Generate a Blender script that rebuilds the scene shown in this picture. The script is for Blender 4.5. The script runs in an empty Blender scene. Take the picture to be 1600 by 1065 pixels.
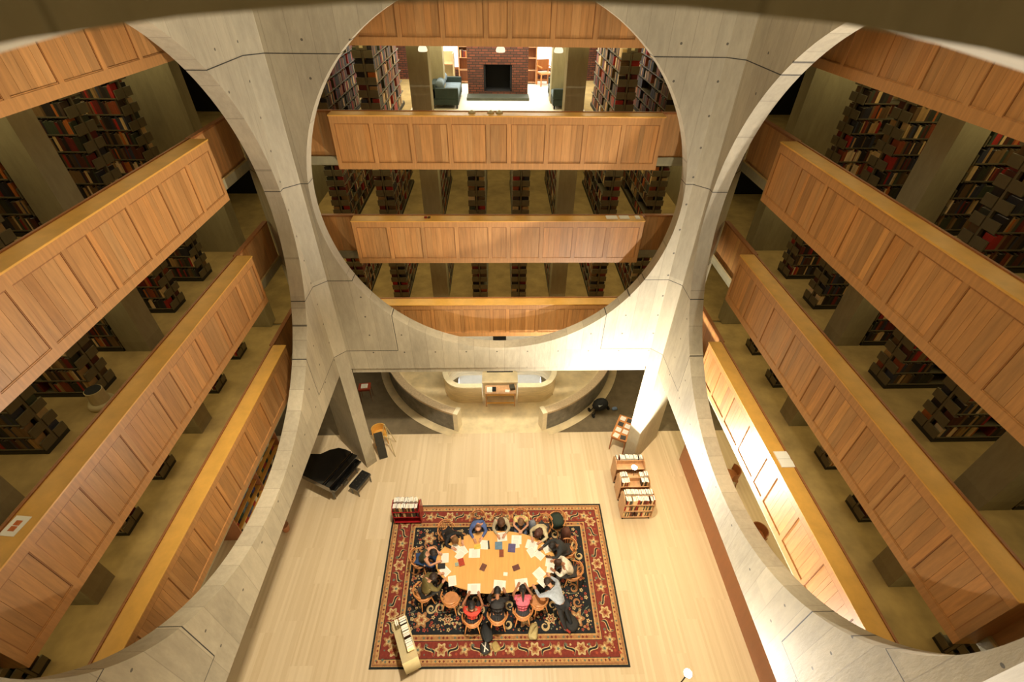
import bpy, bmesh, math, random
import numpy as np
from math import sin, cos, pi, radians
from mathutils import Vector, Matrix
from mathutils.bvhtree import BVHTree
random.seed(7)
C = bpy.context.scene.collection
SC = bpy.context.scene

# ------------------------------------------------------------------ camera
def make_camera():
    p, y, r = radians(39.373), radians(2.043), radians(.876)
    right = Vector((cos(y), -sin(y), 0)); fwd = Vector((sin(y)*cos(p), cos(y)*cos(p), -sin(p)))
    down = Vector((-sin(y)*sin(p), -cos(y)*sin(p), -cos(p)))
    R = cos(r)*right - sin(r)*down; D = sin(r)*right + cos(r)*down
    M = Matrix((( R.x, -D.x, -fwd.x, -.027), (R.y, -D.y, -fwd.y, -5.934), (R.z, -D.z, -fwd.z, 14.522), (0, 0, 0, 1)))
    cd = bpy.data.cameras.new('camera'); co = bpy.data.objects.new('camera', cd); C.objects.link(co)
    co.matrix_world = M
    cd.sensor_width = 36; cd.lens = 738.35/1600*36; cd.clip_start = .05; cd.clip_end = 200
    cd.dof.use_dof = True; cd.dof.focus_distance = 13; cd.dof.aperture_fstop = 1.6
    SC.camera = co
make_camera()
CAM = Vector((-.027, -5.934, 14.522))

# ------------------------------------------------------------------ light
w = bpy.data.worlds.new('world'); SC.world = w; w.use_nodes = True
w.node_tree.nodes['Background'].inputs[0].default_value = (.86, .93, 1, 1)
w.node_tree.nodes['Background'].inputs[1].default_value = 3.0
SC.view_settings.view_transform = 'Standard'; SC.view_settings.look = 'None'
SC.view_settings.gamma = 1; SC.view_settings.use_curve_mapping = False
SC.view_settings.exposure = 0.0
def area(name, loc, size, energy, col, rot=(0, 0, 0)):
    l = bpy.data.lights.new(name, 'AREA'); l.shape = 'RECTANGLE'; l.size, l.size_y = size
    l.energy = energy; l.color = col; o = bpy.data.objects.new(name, l); C.objects.link(o)
    o.location = loc; o.rotation_euler = rot; return o
def point(name, loc, energy, col, rad=.08):
    l = bpy.data.lights.new(name, 'POINT'); l.energy = energy; l.color = col; l.shadow_soft_size = rad
    o = bpy.data.objects.new(name, l); C.objects.link(o); o.location = loc; return o
def spot(name, loc, tgt, energy, col, ang, blend=.5, rad=.1):
    l = bpy.data.lights.new(name, 'SPOT'); l.energy = energy; l.color = col; l.shadow_soft_size = rad
    l.spot_size = radians(ang); l.spot_blend = blend
    o = bpy.data.objects.new(name, l); C.objects.link(o); o.location = loc
    o.rotation_euler = (Vector(tgt)-Vector(loc)).to_track_quat('-Z', 'Y').to_euler(); return o
area('skylight', (0, 0, 16.6), (8, 8), 180, (1, .92, .72))
spot('hall_downlight', (0, -.5, 16.4), (0, 0.6, 0), 8000, (1, .88, .68), 72, .6, .3)
spot('flood_lamp_light', (4.45, 3.45, 1.40), (4.60, 3.50, 2.40), 6500, (1, .93, .82), 142, .45, .08)
spot('near_flood_light', (4.36, -2.41, 1.55), (4.5, -2.2, 2.5), 2700, (1, .95, .86), 130, .5, .1)
spot('front_flood_light', (-.1, -4.4, 1.0), (0, .5, 9), 860, (1, .88, .66), 165, .3, .1)
BOT = [12.988, 10.402, 7.793, 5.152]; TOP = [14.25, 11.64, 9.06, 6.38]; FLR = [13.25, 10.65, 8.05, 5.42]
WL = (1, .82, .42)
for k, zc_, e in ((0, 15.9, 120), (1, 12.93, 260), (2, 10.34, 280), (3, 7.73, 380)):
    area('gallery_light', (0, 9.3, zc_), (14, 4.5), e, WL)
    area('gallery_light', (-9.3, 0, zc_), (4.5, 13), e*.78, WL)
    area('gallery_light', (9.3, 0, zc_), (4.5, 13), e*.78, WL)
area('gallery_light', (0, -7.9, 15.9), (12, 3), 45, (1, .66, .14))  # added unseen fill, tints the outer face of the near screen olive
area('well_light', (0, 9.3, 4.6), (3.6, 1), 45, (1, .93, .78))  # added unseen fill that brightens the stair wells and white screens
area('lounge_fill', (0, 12.8, 12.9), (6, 4), 520, (1, .95, .84))  # added unseen fill standing for window daylight in the lounge
area('lower_light', (0, 9, 4.8), (10, 5), 170, (1, .88, .62))
area('lower_light', (-8.6, 0, 4.8), (5, 12), 50, (1, .84, .52))
area('lower_light', (8.6, 0, 4.8), (5, 12), 40, (1, .84, .52))

# ------------------------------------------------------------------ materials
def srgb(c):
    return tuple(((x/255)/12.92 if x/255 <= .04045 else ((x/255+.055)/1.055)**2.4) for x in c) + (1,)
class NT:
    def __init__(s, name):
        s.m = bpy.data.materials.new(name); s.m.use_nodes = True; s.t = s.m.node_tree
        s.b = s.t.nodes['Principled BSDF']
    def n(s, typ, **k):
        nd = s.t.nodes.new(typ)
        for a, v in k.items(): setattr(nd, a, v)
        return nd
    def l(s, a, b): s.t.links.new(a, b)
    def inp(s, sock, v):
        if isinstance(v, (int, float)): sock.default_value = v
        elif isinstance(v, tuple): sock.default_value = v
        else: s.l(v, sock)
    def M(s, op, a, b=0, c=0):
        nd = s.n('ShaderNodeMath', operation=op)
        for i, v in enumerate((a, b, c)): s.inp(nd.inputs[i], v)
        return nd.outputs[0]
    def mix(s, f, a, b, mode='MIX'):
        nd = s.n('ShaderNodeMix', data_type='RGBA', blend_type=mode)
        s.inp(nd.inputs[0], f); s.inp(nd.inputs[6], a); s.inp(nd.inputs[7], b); return nd.outputs[2]
    def coord(s, kind='Object', scale=(1, 1, 1)):
        tc = s.n('ShaderNodeTexCoord'); mp = s.n('ShaderNodeMapping'); mp.inputs['Scale'].default_value = scale
        s.l(tc.outputs[kind], mp.inputs[0]); return mp.outputs[0]
    def noise(s, vec, scale, detail=3, rough=.6):
        nd = s.n('ShaderNodeTexNoise'); nd.inputs['Scale'].default_value = scale
        nd.inputs['Detail'].default_value = detail; nd.inputs['Roughness'].default_value = rough
        s.l(vec, nd.inputs['Vector']); return nd.outputs[0]
    def ramp(s, f, a, b):
        nd = s.n('ShaderNodeMapRange'); s.inp(nd.inputs[0], f); nd.inputs[1].default_value = a; nd.inputs[2].default_value = b
        return nd.outputs[0]
    def white(s, v):
        nd = s.n('ShaderNodeTexWhiteNoise', noise_dimensions='1D'); s.l(v, nd.inputs['W']); return nd.outputs[0]
    def xyz(s, v):
        nd = s.n('ShaderNodeSeparateXYZ'); s.l(v, nd.inputs[0]); return nd.outputs
def plain(name, rgb, rough=.6, metal=0, scale=(6, 6, 6), amt=.15, attr=False, emit=0, ns=1, coat=0):
    t = NT(name); col = srgb(rgb); v = t.coord('Object', scale)
    nz = t.noise(v, ns)
    lo = tuple(x*(1-amt*1.6) for x in col[:3])+(1,); hi = tuple(min(1, x*(1+amt)) for x in col[:3])+(1,)
    c = t.mix(t.ramp(nz, .3, .7), lo, hi)
    if attr:
        a = t.n('ShaderNodeAttribute', attribute_name='Col'); c = t.mix(1.0, c, a.outputs[0], 'MULTIPLY')
    t.l(c, t.b.inputs['Base Color']); t.b.inputs['Roughness'].default_value = rough; t.b.inputs['Metallic'].default_value = metal
    if coat: t.b.inputs['Coat Weight'].default_value = coat
    if emit:
        t.b.inputs['Emission Color'].default_value = col; t.b.inputs['Emission Strength'].default_value = emit
    return t.m
def concrete(name, rgb, joints=True, ring=False):
    t = NT(name); v = t.coord(); X = t.xyz(v)
    bw = .46
    cell = t.M('FLOOR', t.M('DIVIDE', t.M('ADD', X[0], 50.0), bw))
    lvl = t.M('FLOOR', t.M('DIVIDE', t.M('SUBTRACT', X[2], 5.34), 2.55))
    wn = t.white(t.M('ADD', cell, t.M('MULTIPLY', lvl, 17.3)))
    big = t.noise(t.coord('Object', (.5, .5, .25)), 1.3, 5); fine = t.noise(t.coord('Object', (5, 5, 1.2)), 2, 6, .7)
    fac = t.M('ADD', t.M('MULTIPLY', wn, .34), t.M('ADD', t.M('MULTIPLY', t.ramp(big, .3, .7), .42), t.M('MULTIPLY', t.ramp(fine, .3, .7), .35)))
    col = srgb(rgb); c = t.mix(fac, tuple(x*.62 for x in col[:3])+(1,), tuple(min(1, x*1.22) for x in col[:3])+(1,))
    if joints:
        fr = t.M('ABSOLUTE', t.M('SUBTRACT', t.M('FRACT', t.M('DIVIDE', t.M('ADD', X[0], 50.0), bw)), .5))
        seam = t.M('GREATER_THAN', fr, .488)
        def hline(z): return t.M('LESS_THAN', t.M('ABSOLUTE', t.M('SUBTRACT', X[2], z)), .009)
        g = hline(5.34)
        outer = t.M('GREATER_THAN', t.M('ABSOLUTE', X[0]), 3.03); g = t.M('MULTIPLY', g, outer)
        for z in (7.77, 10.38, 12.96): g = t.M('MAXIMUM', g, hline(z))
        vl = t.M('MULTIPLY', t.M('LESS_THAN', t.M('ABSOLUTE', t.M('SUBTRACT', t.M('ABSOLUTE', X[0]), 3.03)), .009), t.M('GREATER_THAN', X[2], 5.34))
        vl = t.M('MULTIPLY', vl, t.M('LESS_THAN', X[2], 7.77)); g = t.M('MAXIMUM', g, vl)
        # tie holes
        hx = t.M('SUBTRACT', t.M('FRACT', t.M('DIVIDE', t.M('ADD', X[0], 50.23), .92)), .5); hz = t.M('SUBTRACT', t.M('FRACT', t.M('DIVIDE', t.M('SUBTRACT', X[2], 5.6), .66)), .5)
        hd = t.M('ADD', t.M('POWER', t.M('MULTIPLY', hx, .92), 2), t.M('POWER', t.M('MULTIPLY', hz, .66), 2))
        hole = t.M('MULTIPLY', t.M('LESS_THAN', hd, .0006), .8)
        c = t.mix(t.M('MULTIPLY', seam, .45), c, tuple(x*.4 for x in col[:3])+(1,))
        c = t.mix(t.M('MAXIMUM', g, hole), c, (.02, .017, .012, 1))
    if ring:
        g = None
        for z in (5.34, 7.77, 10.38, 12.96):
            q = t.M('LESS_THAN', t.M('ABSOLUTE', t.M('SUBTRACT', X[2], z)), .009); g = q if g is None else t.M('MAXIMUM', g, q)
        c = t.mix(g, c, (.02, .017, .012, 1))
    t.l(c, t.b.inputs['Base Color']); t.b.inputs['Roughness'].default_value = .72
    bp = t.n('ShaderNodeBump'); bp.inputs['Strength'].default_value = .25; bp.inputs['Distance'].default_value = .02
    t.l(fine, bp.inputs['Height']); t.l(bp.outputs[0], t.b.inputs['Normal']); return t.m
def woodm(name, rgb, rough=.42, grain=(14, 14, 1.2), attr=True, amt=.22):
    t = NT(name); v = t.coord('Object', grain); nz = t.noise(v, 1.6, 5, .6); n2 = t.noise(t.coord('Object', (1, 1, .5)), 1.5, 3)
    col = srgb(rgb); f = t.M('ADD', t.M('MULTIPLY', t.ramp(nz, .25, .75), .75), t.M('MULTIPLY', n2, .25))
    c = t.mix(f, tuple(x*(1-amt*1.5) for x in col[:3])+(1,), tuple(min(1, x*(1+amt)) for x in col[:3])+(1,))
    if attr:
        a = t.n('ShaderNodeAttribute', attribute_name='Col'); c = t.mix(1.0, c, a.outputs[0], 'MULTIPLY')
    t.l(c, t.b.inputs['Base Color']); t.b.inputs['Roughness'].default_value = rough; return t.m
def floorwood():
    t = NT('parquet'); X = t.xyz(t.coord())
    sx = t.M('FLOOR', t.M('DIVIDE', X[0], .62)); sw = t.white(t.M('ADD', sx, 91.3))
    yy = t.M('ADD', X[1], t.M('MULTIPLY', sw, 3.0)); sy = t.M('FLOOR', t.M('DIVIDE', yy, 2.1))
    strip = t.M('FLOOR', t.M('DIVIDE', X[0], .07))
    r1 = t.white(t.M('ADD', t.M('MULTIPLY', sx, 13.7), sy)); r2 = t.white(t.M('ADD', strip, t.M('MULTIPLY', sy, 31.1)))
    gn = t.noise(t.coord('Object', (30, 2.5, 1)), 2, 4)
    f = t.M('ADD', t.M('MULTIPLY', r1, .28), t.M('ADD', t.M('MULTIPLY', r2, .45), t.M('MULTIPLY', gn, .35)))
    c = t.mix(f, srgb((202, 176, 136)), srgb((228, 207, 172)))
    t.l(c, t.b.inputs['Base Color']); t.b.inputs['Roughness'].default_value = .33; return t.m
def brickm():
    t = NT('brick'); br = t.n('ShaderNodeTexBrick'); v = t.coord(); 
    X = t.xyz(v); cb = t.n('ShaderNodeCombineXYZ'); t.l(t.M('ADD', X[0], X[1]), cb.inputs[0]); t.l(X[2], cb.inputs[1]); t.l(cb.outputs[0], br.inputs[0])
    br.inputs['Color1'].default_value = srgb((122, 66, 42)); br.inputs['Color2'].default_value = srgb((84, 48, 34)); br.inputs['Mortar'].default_value = srgb((52, 40, 30))
    br.inputs['Scale'].default_value = 1; br.inputs['Brick Width'].default_value = .21; br.inputs['Row Height'].default_value = .075; br.inputs['Mortar Size'].default_value = .012
    t.l(br.outputs[0], t.b.inputs['Base Color']); t.b.inputs['Roughness'].default_value = .85; return t.m
def glassm():
    t = NT('glass'); t.b.inputs['Base Color'].default_value = (1, 1, 1, 1); t.b.inputs['Transmission Weight'].default_value = 1
    t.b.inputs['Roughness'].default_value = 0; t.b.inputs['IOR'].default_value = 1.05; return t.m
def papermat(name, rgb, lines=True):
    t = NT(name); X = t.xyz(t.coord())
    c = srgb(rgb)
    if lines:
        ln = t.M('GREATER_THAN', t.M('FRACT', t.M('MULTIPLY', X[1], 55)), .72)
        ms = t.M('MULTIPLY', t.M('LESS_THAN', t.M('ABSOLUTE', X[0]), .082), t.M('LESS_THAN', t.M('ABSOLUTE', X[1]), .115))
        cc = t.mix(t.M('MULTIPLY', t.M('MULTIPLY', ln, ms), .45), c, (.12, .12, .12, 1)); t.l(cc, t.b.inputs['Base Color'])
    else: t.b.inputs['Base Color'].default_value = c
    t.b.inputs['Roughness'].default_value = .8; return t.m
M = {}
M['conc'] = concrete('board_formed_concrete', (174, 163, 138))
M['concp'] = concrete('column_concrete', (160, 150, 114), False)
M['concr'] = concrete('corner_pier_concrete', (174, 163, 138), False, True)
M['concd'] = plain('dark_concrete', (128, 122, 108), .8, 0, (2, 2, 2), .2, ns=2)
M['wood'] = woodm('oak_panel', (192, 138, 80))
M['ledge'] = woodm('oak_ledge', (226, 170, 78), .35, (2, 2, 6), False, .15)
M['trim'] = woodm('oak_trim', (158, 98, 50), .4, attr=False)
M['floor'] = floorwood()
M['carpet'] = plain('olive_carpet', (184, 156, 98), .95, 0, (1.2, 1.2, 1.2), .16, ns=1.5)
M['gcarpet'] = plain('slate_carpet', (112, 98, 74), .95, 0, (2, 2, 2), .12, ns=1.5)
M['steel'] = plain('shelf_steel', (112, 102, 74), .5, .1, (3, 3, 3), .08)
M['steeld'] = plain('shelf_base_steel', (48, 46, 36), .6, .1, (3, 3, 3), .08)
M['book'] = plain('book_cloth', (255, 255, 255), .65, 0, (9, 9, 9), .12, attr=True)
M['brick'] = brickm()
M['black'] = plain('matte_black', (18, 17, 16), .9); M['slate'] = plain('hearth_slate', (70, 74, 62), .5)
M['white'] = plain('white_plaster', (226, 220, 206), .8, amt=.03)
M['trav'] = plain('travertine', (224, 204, 162), .5, 0, (1, 1, 8), .12, ns=2)
M['travb'] = plain('pale_travertine_cap', (232, 218, 184), .4, 0, (3, 3, 3), .06, ns=2)
M['glass'] = glassm()
M['ceil'] = plain('ceiling_concrete', (150, 145, 130), .9)
M['piano'] = plain('piano_lacquer', (8, 8, 9), .12, 0, coat=1); M['gold'] = plain('brass', (170, 130, 60), .3, 1)
M['leather'] = plain('black_leather', (24, 22, 20), .4)
M['keys'] = plain('ivory', (235, 230, 215), .3)
M['table'] = woodm('table_maple', (236, 178, 102), .3, (9, .8, 1), False, .12)
M['chair'] = woodm('chair_maple', (206, 138, 78), .35, (5, 5, 2), False, .2)
M['skin'] = plain('skin_light', (214, 156, 122), .5, amt=.05); M['skin2'] = plain('skin_dark', (92, 58, 40), .5, amt=.05); M['skin3'] = plain('skin_tan', (176, 118, 84), .5, amt=.05)
M['teal'] = plain('sofa_green', (38, 52, 46), .8); M['bluegrey'] = plain('sofa_cushion', (108, 124, 132), .8)
M['cart'] = woodm('cart_oak', (206, 158, 112), .4, (6, 6, 2), False); M['red'] = plain('red_enamel', (168, 28, 34), .3)
M['beige'] = plain('beige_enamel', (198, 180, 132), .45, amt=.05); M['rubber'] = plain('rubber', (22, 22, 22), .8)
M['paper'] = papermat('paper_text', (246, 241, 228)); M['paperb'] = papermat('paper_blank', (248, 243, 230), False)
M['bulb'] = plain('bulb', (255, 246, 225), .5, emit=60, amt=0); M['tube'] = plain('lamp_glow', (255, 246, 215), .5, emit=1.0, amt=0)
M['brown'] = woodm('brown_panel', (172, 112, 72), .35, (4, 4, 1), False, .1)
_mc = {}
def cmat(rgb, rough=.75, name='cloth'):
    k = (rgb, rough)
    if k not in _mc: _mc[k] = plain('%s_%02x%02x%02x' % ((name,)+tuple(rgb)), rgb, rough, 0, (14, 14, 14), .12)
    return _mc[k]

# ------------------------------------------------------------------ mesh builder
class MB:
    def __init__(s): s.v = []; s.f = []; s.m = []; s.c = []; s.T = None
    def add(s, vs, fs, m=0, c=(1, 1, 1)):
        o = len(s.v)
        for p in vs:
            p = Vector(p); s.v.append(tuple(s.T @ p) if s.T else tuple(p))
        for f in fs: s.f.append([o+i for i in f]); s.m.append(m); s.c.append(c)
    def box(s, x0, x1, y0, y1, z0, z1, m=0, c=(1, 1, 1)):
        s.add([(x0, y0, z0), (x1, y0, z0), (x1, y1, z0), (x0, y1, z0), (x0, y0, z1), (x1, y0, z1), (x1, y1, z1), (x0, y1, z1)],
              [(0, 3, 2, 1), (4, 5, 6, 7), (0, 1, 5, 4), (1, 2, 6, 5), (2, 3, 7, 6), (3, 0, 4, 7)], m, c)
    def prism(s, poly, z0, z1, m=0, c=(1, 1, 1), axis='z'):
        n = len(poly)
        if axis == 'z': vs = [(x, y, z0) for x, y in poly]+[(x, y, z1) for x, y in poly]
        elif axis == 'x': vs = [(z0, x, y) for x, y in poly]+[(z1, x, y) for x, y in poly]
        else: vs = [(x, z0, y) for x, y in poly]+[(x, z1, y) for x, y in poly]
        s.add(vs, [tuple(range(n))[::-1], tuple(range(n, 2*n))]+[(i, (i+1) % n, n+(i+1) % n, n+i) for i in range(n)], m, c)
    def tube(s, pts, r, n=8, m=0, c=(1, 1, 1)):
        pts = [Vector(p) for p in pts]; rs = r if isinstance(r, (list, tuple)) else [r]*len(pts); vs = []; fs = []
        for i, p in enumerate(pts):
            d = (pts[min(i+1, len(pts)-1)]-pts[max(i-1, 0)]).normalized()
            a = d.cross(Vector((0, 0, 1)));  a = a.normalized() if a.length > .05 else Vector((1, 0, 0)); b = d.cross(a).normalized()
            for k in range(n): vs.append(p+rs[i]*(cos(2*pi*k/n)*a+sin(2*pi*k/n)*b))
        for i in range(len(pts)-1):
            for k in range(n): fs.append((i*n+k, i*n+(k+1) % n, (i+1)*n+(k+1) % n, (i+1)*n+k))
        fs.append(tuple(range(n))[::-1]); fs.append(tuple(range((len(pts)-1)*n, len(pts)*n))); s.add(vs, fs, m, c)
    def ell(s, c0, r, m=0, nu=12, nv=8, c=(1, 1, 1)):
        vs = []; fs = []
        for j in range(nv+1):
            t = pi*j/nv
            for i in range(nu): a = 2*pi*i/nu; vs.append((c0[0]+r[0]*sin(t)*cos(a), c0[1]+r[1]*sin(t)*sin(a), c0[2]+r[2]*cos(t)))
        for j in range(nv):
            for i in range(nu): fs.append((j*nu+i, (j+1)*nu+i, (j+1)*nu+(i+1) % nu, j*nu+(i+1) % nu))
        s.add(vs, fs, m, c)
    def build(s, name, mats, parent=None, loc=None, rot=0, smooth=False, bevel=0, col=False):
        me = bpy.data.meshes.new(name); me.from_pydata(s.v, [], s.f)
        mats = mats if isinstance(mats, (list, tuple)) else [mats]
        for mm in mats: me.materials.append(mm)
        me.polygons.foreach_set('material_index', s.m)
        a = me.color_attributes.new('Col', 'FLOAT_COLOR', 'CORNER'); cc = []
        for f, c in zip(s.f, s.c): cc += list(c[:3]+(1,) if isinstance(c, tuple) else tuple(c)+(1,))*len(f)
        a.data.foreach_set('color', cc)
        if smooth: me.polygons.foreach_set('use_smooth', [True]*len(s.f))
        me.update()
        bm = bmesh.new(); bm.from_mesh(me)
        if smooth: bmesh.ops.remove_doubles(bm, verts=bm.verts, dist=1e-5)
        bmesh.ops.recalc_face_normals(bm, faces=bm.faces); bm.to_mesh(me); bm.free()
        o = bpy.data.objects.new(name, me); C.objects.link(o)
        if parent: o.parent = parent
        if loc: o.location = loc
        o.rotation_euler.z = rot
        if bevel:
            b = o.modifiers.new('bevel', 'BEVEL'); b.width = bevel; b.segments = 2; b.limit_method = 'ANGLE'
        return o
def tag(o, label=None, cat=None, group=None, kind=None):
    if label: o['label'] = label
    if cat: o['category'] = cat
    if group: o['group'] = group
    if kind: o['kind'] = kind
    return o
def thing(name, label, cat, loc=(0, 0, 0), rot=0, group=None):
    o = bpy.data.objects.new(name, None); C.objects.link(o); o.empty_display_size = .1
    o.location = loc; o.rotation_euler.z = rot; return tag(o, label, cat, group)
def copy_tree(o, parent=None):
    c = o.copy(); C.objects.link(c)
    if parent: c.parent = parent
    for ch in list(o.children): copy_tree(ch, c)
    return c
def rc(a, b): return random.uniform(a, b)
SIDES = [('back', 0), ('left', pi/2), ('right', -pi/2)]
def side_world(rot, u, o, z):
    return Vector((u*cos(rot)-o*sin(rot), u*sin(rot)+o*cos(rot), z))

# ------------------------------------------------------------------ structure: hall screens with great circles
A, T, ZB = 4.84, .35, 4.62
def screen(name, rot, R, zc):
    mb = MB(); n = 128; W = 4.55; zt = 16.9
    for (y, W_) in ((A, W), (A+T, W+.22)):
        pass
    def outline(a, W_):   # point on rectangle boundary along direction a from circle centre
        dx, dz = cos(a), sin(a); t = 1e9
        if abs(dx) > 1e-9: t = min(t, W_/abs(dx))
        if dz > 1e-9: t = min(t, (zt-zc)/dz)
        if dz < -1e-9: t = min(t, (zc-ZB)/-dz)
        return (dx*t, zc+dz*t)
    ang = [2*pi*i/n for i in range(n)]
    for W_ in (W,):
        for cx_, cz_ in ((W_, zt-zc), (-W_, zt-zc), (W_, ZB-zc), (-W_, ZB-zc)): ang.append(math.atan2(cz_, cx_) % (2*pi))
    ang.sort(); n = len(ang)
    ci = [(R*cos(a), zc+R*sin(a)) for a in ang]; oi = [outline(a, W) for a in ang]
    vs = [(x, A, z) for x, z in ci]+[(x, A, z) for x, z in oi]+[(x, A+T, z) for x, z in ci]+[(x*(1+.22/W) if abs(abs(x)-W) < 1e-6 else x, A+T, z) for x, z in oi]
    fs = []; 
    for i in range(n):
        j = (i+1) % n
        fs += [(i, j, n+j, n+i), (2*n+j, 2*n+i, 3*n+i, 3*n+j), (j, i, 2*n+i, 2*n+j), (n+i, n+j, 3*n+j, 3*n+i)]
    mb.add(vs, fs)
    if rot == 0: mb.box(-W, W, A+.05, A+T, ZB-.2, ZB)          # recessed lower lip of the beam
    o = mb.build(name, M['conc'], rot=rot); tag(o, kind='structure'); return o
screen('wall_back', 0, 4.41, 9.823); screen('wall_left', pi/2, 4.41, 9.823); screen('wall_right', -pi/2, 4.41, 9.823)
screen('wall_front', pi, 4.41, 10.065)
for k, (sx, sy) in enumerate(((-1, 1), (1, 1), (-1, -1), (1, -1))):
    mb = MB(); poly = [(sx*4.84, sy*4.55), (sx*4.55, sy*4.84), (sx*5.80, sy*6.09), (sx*6.09, sy*5.80)]
    mb.prism([(x-sx*4.7, y-sy*4.7) for x, y in poly], 0, 16.9)
    tag(mb.build('wall_pier_' + ('back_left', 'back_right', 'front_left', 'front_right')[k], M['concr'], loc=(sx*4.7, sy*4.7, 0)), kind='structure')

# outer envelope
def sbox(name, *b, mat='ceil'):
    mb = MB(); mb.box(*b); return tag(mb.build(name, M[mat]), kind='structure')
sbox('ceiling', -15.3, 15.3, -10.3, 15.3, 17, 17.3)
sbox('wall_outer_left', -15.3, -15, -10.3, 15.3, -3, 17, mat='white'); sbox('wall_outer_right', 15, 15.3, -10.3, 15.3, -3, 17, mat='white')
sbox('wall_outer_front', -15, 15, -10.3, -10, -3, 17, mat='concd')
mb = MB(); wz0, wz1 = 11.0, 12.95
mb.box(-15, 15, 15, 15.3, -3, wz0); mb.box(-15, 15, 15, 15.3, wz1, 17)
for a, b in ((-15, -3.3), (-1.45, 1.45), (3.3, 15)): mb.box(a, b, 15, 15.3, wz0, wz1)
tag(mb.build('wall_outer_back', M['brick']), kind='structure')
for i, (a, b) in enumerate(((-3.3, -1.45), (1.45, 3.3))):
    mb = MB()
    for q in ((a, a+.07, wz0, wz1), (b-.07, b, wz0, wz1), (a+.07, b-.07, wz0, wz0+.07), (a+.07, b-.07, wz1-.07, wz1)): mb.box(q[0], q[1], 15.02, 15.12, q[2], q[3])
    wn = tag(mb.build('window_%d' % (i+1), M['trim']), kind='structure')
    mb = MB(); mb.box(a+.07, b-.07, 15.06, 15.075, wz0+.07, wz1-.07); mb.build('pane', M['glass'], wn)
    mb = MB(); mb.box(a-.1, b+.1, 14.7, 15, wz0-.35, wz0-.3); tag(mb.build('trim_%d' % (i+1), M['trim']), kind='structure')
# main floor
mb = MB(); mb.box(-15, 15, -10, 6.08, -.2, 0); tag(mb.build('floor', M['floor']), kind='structure')
def ring(R0, R1, a0, a1, n=40, cy=11.1, cx=0):
    out = [(cx+R1*cos(a0+(a1-a0)*i/n), cy+R1*sin(a0+(a1-a0)*i/n)) for i in range(n+1)]
    inn = [(cx+R0*cos(a0+(a1-a0)*i/n), cy+R0*sin(a0+(a1-a0)*i/n)) for i in range(n+1)]
    return inn, out
def ring_mesh(mb, R0, R1, a0, a1, z0, z1, n=40, cy=11.1, cx=0, m=0):
    inn, out = ring(R0, R1, a0, a1, n, cy, cx)
    for i in range(n): mb.prism([inn[i], out[i], out[i+1], inn[i+1]], z0, z1, m)
mb = MB(); RC = 5.5
a_ = math.asin(5.02/RC)      # carpet outside the stair ring
mb2 = [(-15, 6.08), ] 
pts = [(RC*cos(t), 11.1+RC*sin(t)) for t in np.linspace(pi, 2*pi-a_ - (pi-2*a_), 24)] if False else None
tl = np.linspace(pi, pi+a_, 24); left = [(RC*cos(t), 11.1+RC*sin(t)) for t in tl]
mb.prism([(-15, 6.08)]+[(x, y) for x, y in left[::-1]]+[(-5.5, 15), (-15, 15)], -.2, 0)
mb.prism([(15, 6.08), (15, 15), (5.5, 15)]+[(-x, y) for x, y in left], -.2, 0)
tag(mb.build('floor.001', M['gcarpet']), kind='structure')
mb = MB(); xe = -left[-1][0]
front = [(RC*cos(t), 11.1+RC*sin(t)) for t in np.linspace(pi+a_, 2*pi-a_, 16)]
mb.box(-2.26, 2.26, 6.08, 8.1, -.2, -.001); 
for s in (-1, 1):
    mb.prism([(s*2.26, 6.08), (s*2.26, 10.2)]+[(s*-x, y) for x, y in left if y < 10.2], -.2, -.001)
mb.box(-.75, .75, 8.1, 10.2, -.2, -.001)
mb.box(-5.5, 5.5, 10.2, 15, -.2, -.001); mb.box(-2.26, -1.92, 8.1, 10.2, -.9, -.8, 1); mb.box(1.92, 2.26, 8.1, 10.2, -.9, -.8, 1)  # dark strips inside the wells: floor shadow put into the colour
tag(mb.build('floor.002', [M['trav'], M['gcarpet']]), kind='structure')
sbox('floor.003', -3, 3, 7.5, 11, -3.1, -3, mat='trav')
for s in (-1, 1):
    mb = MB(); mb.box(*sorted((s*.29, s*1.9)), 10.02, 10.12, -3, 2.6); tag(mb.build('white_entrance_screen', M['white']), 'tall white screen wall behind the %s stair well' % ('left', 'right')[s > 0], 'screen')
mb = MB(); mb.box(-.285, .285, 10.04, 10.1, 0, 2.6); tag(mb.build('dark_entrance_panel', M['black']), 'narrow black panel between the two white screens behind the desk', 'panel')
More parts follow.
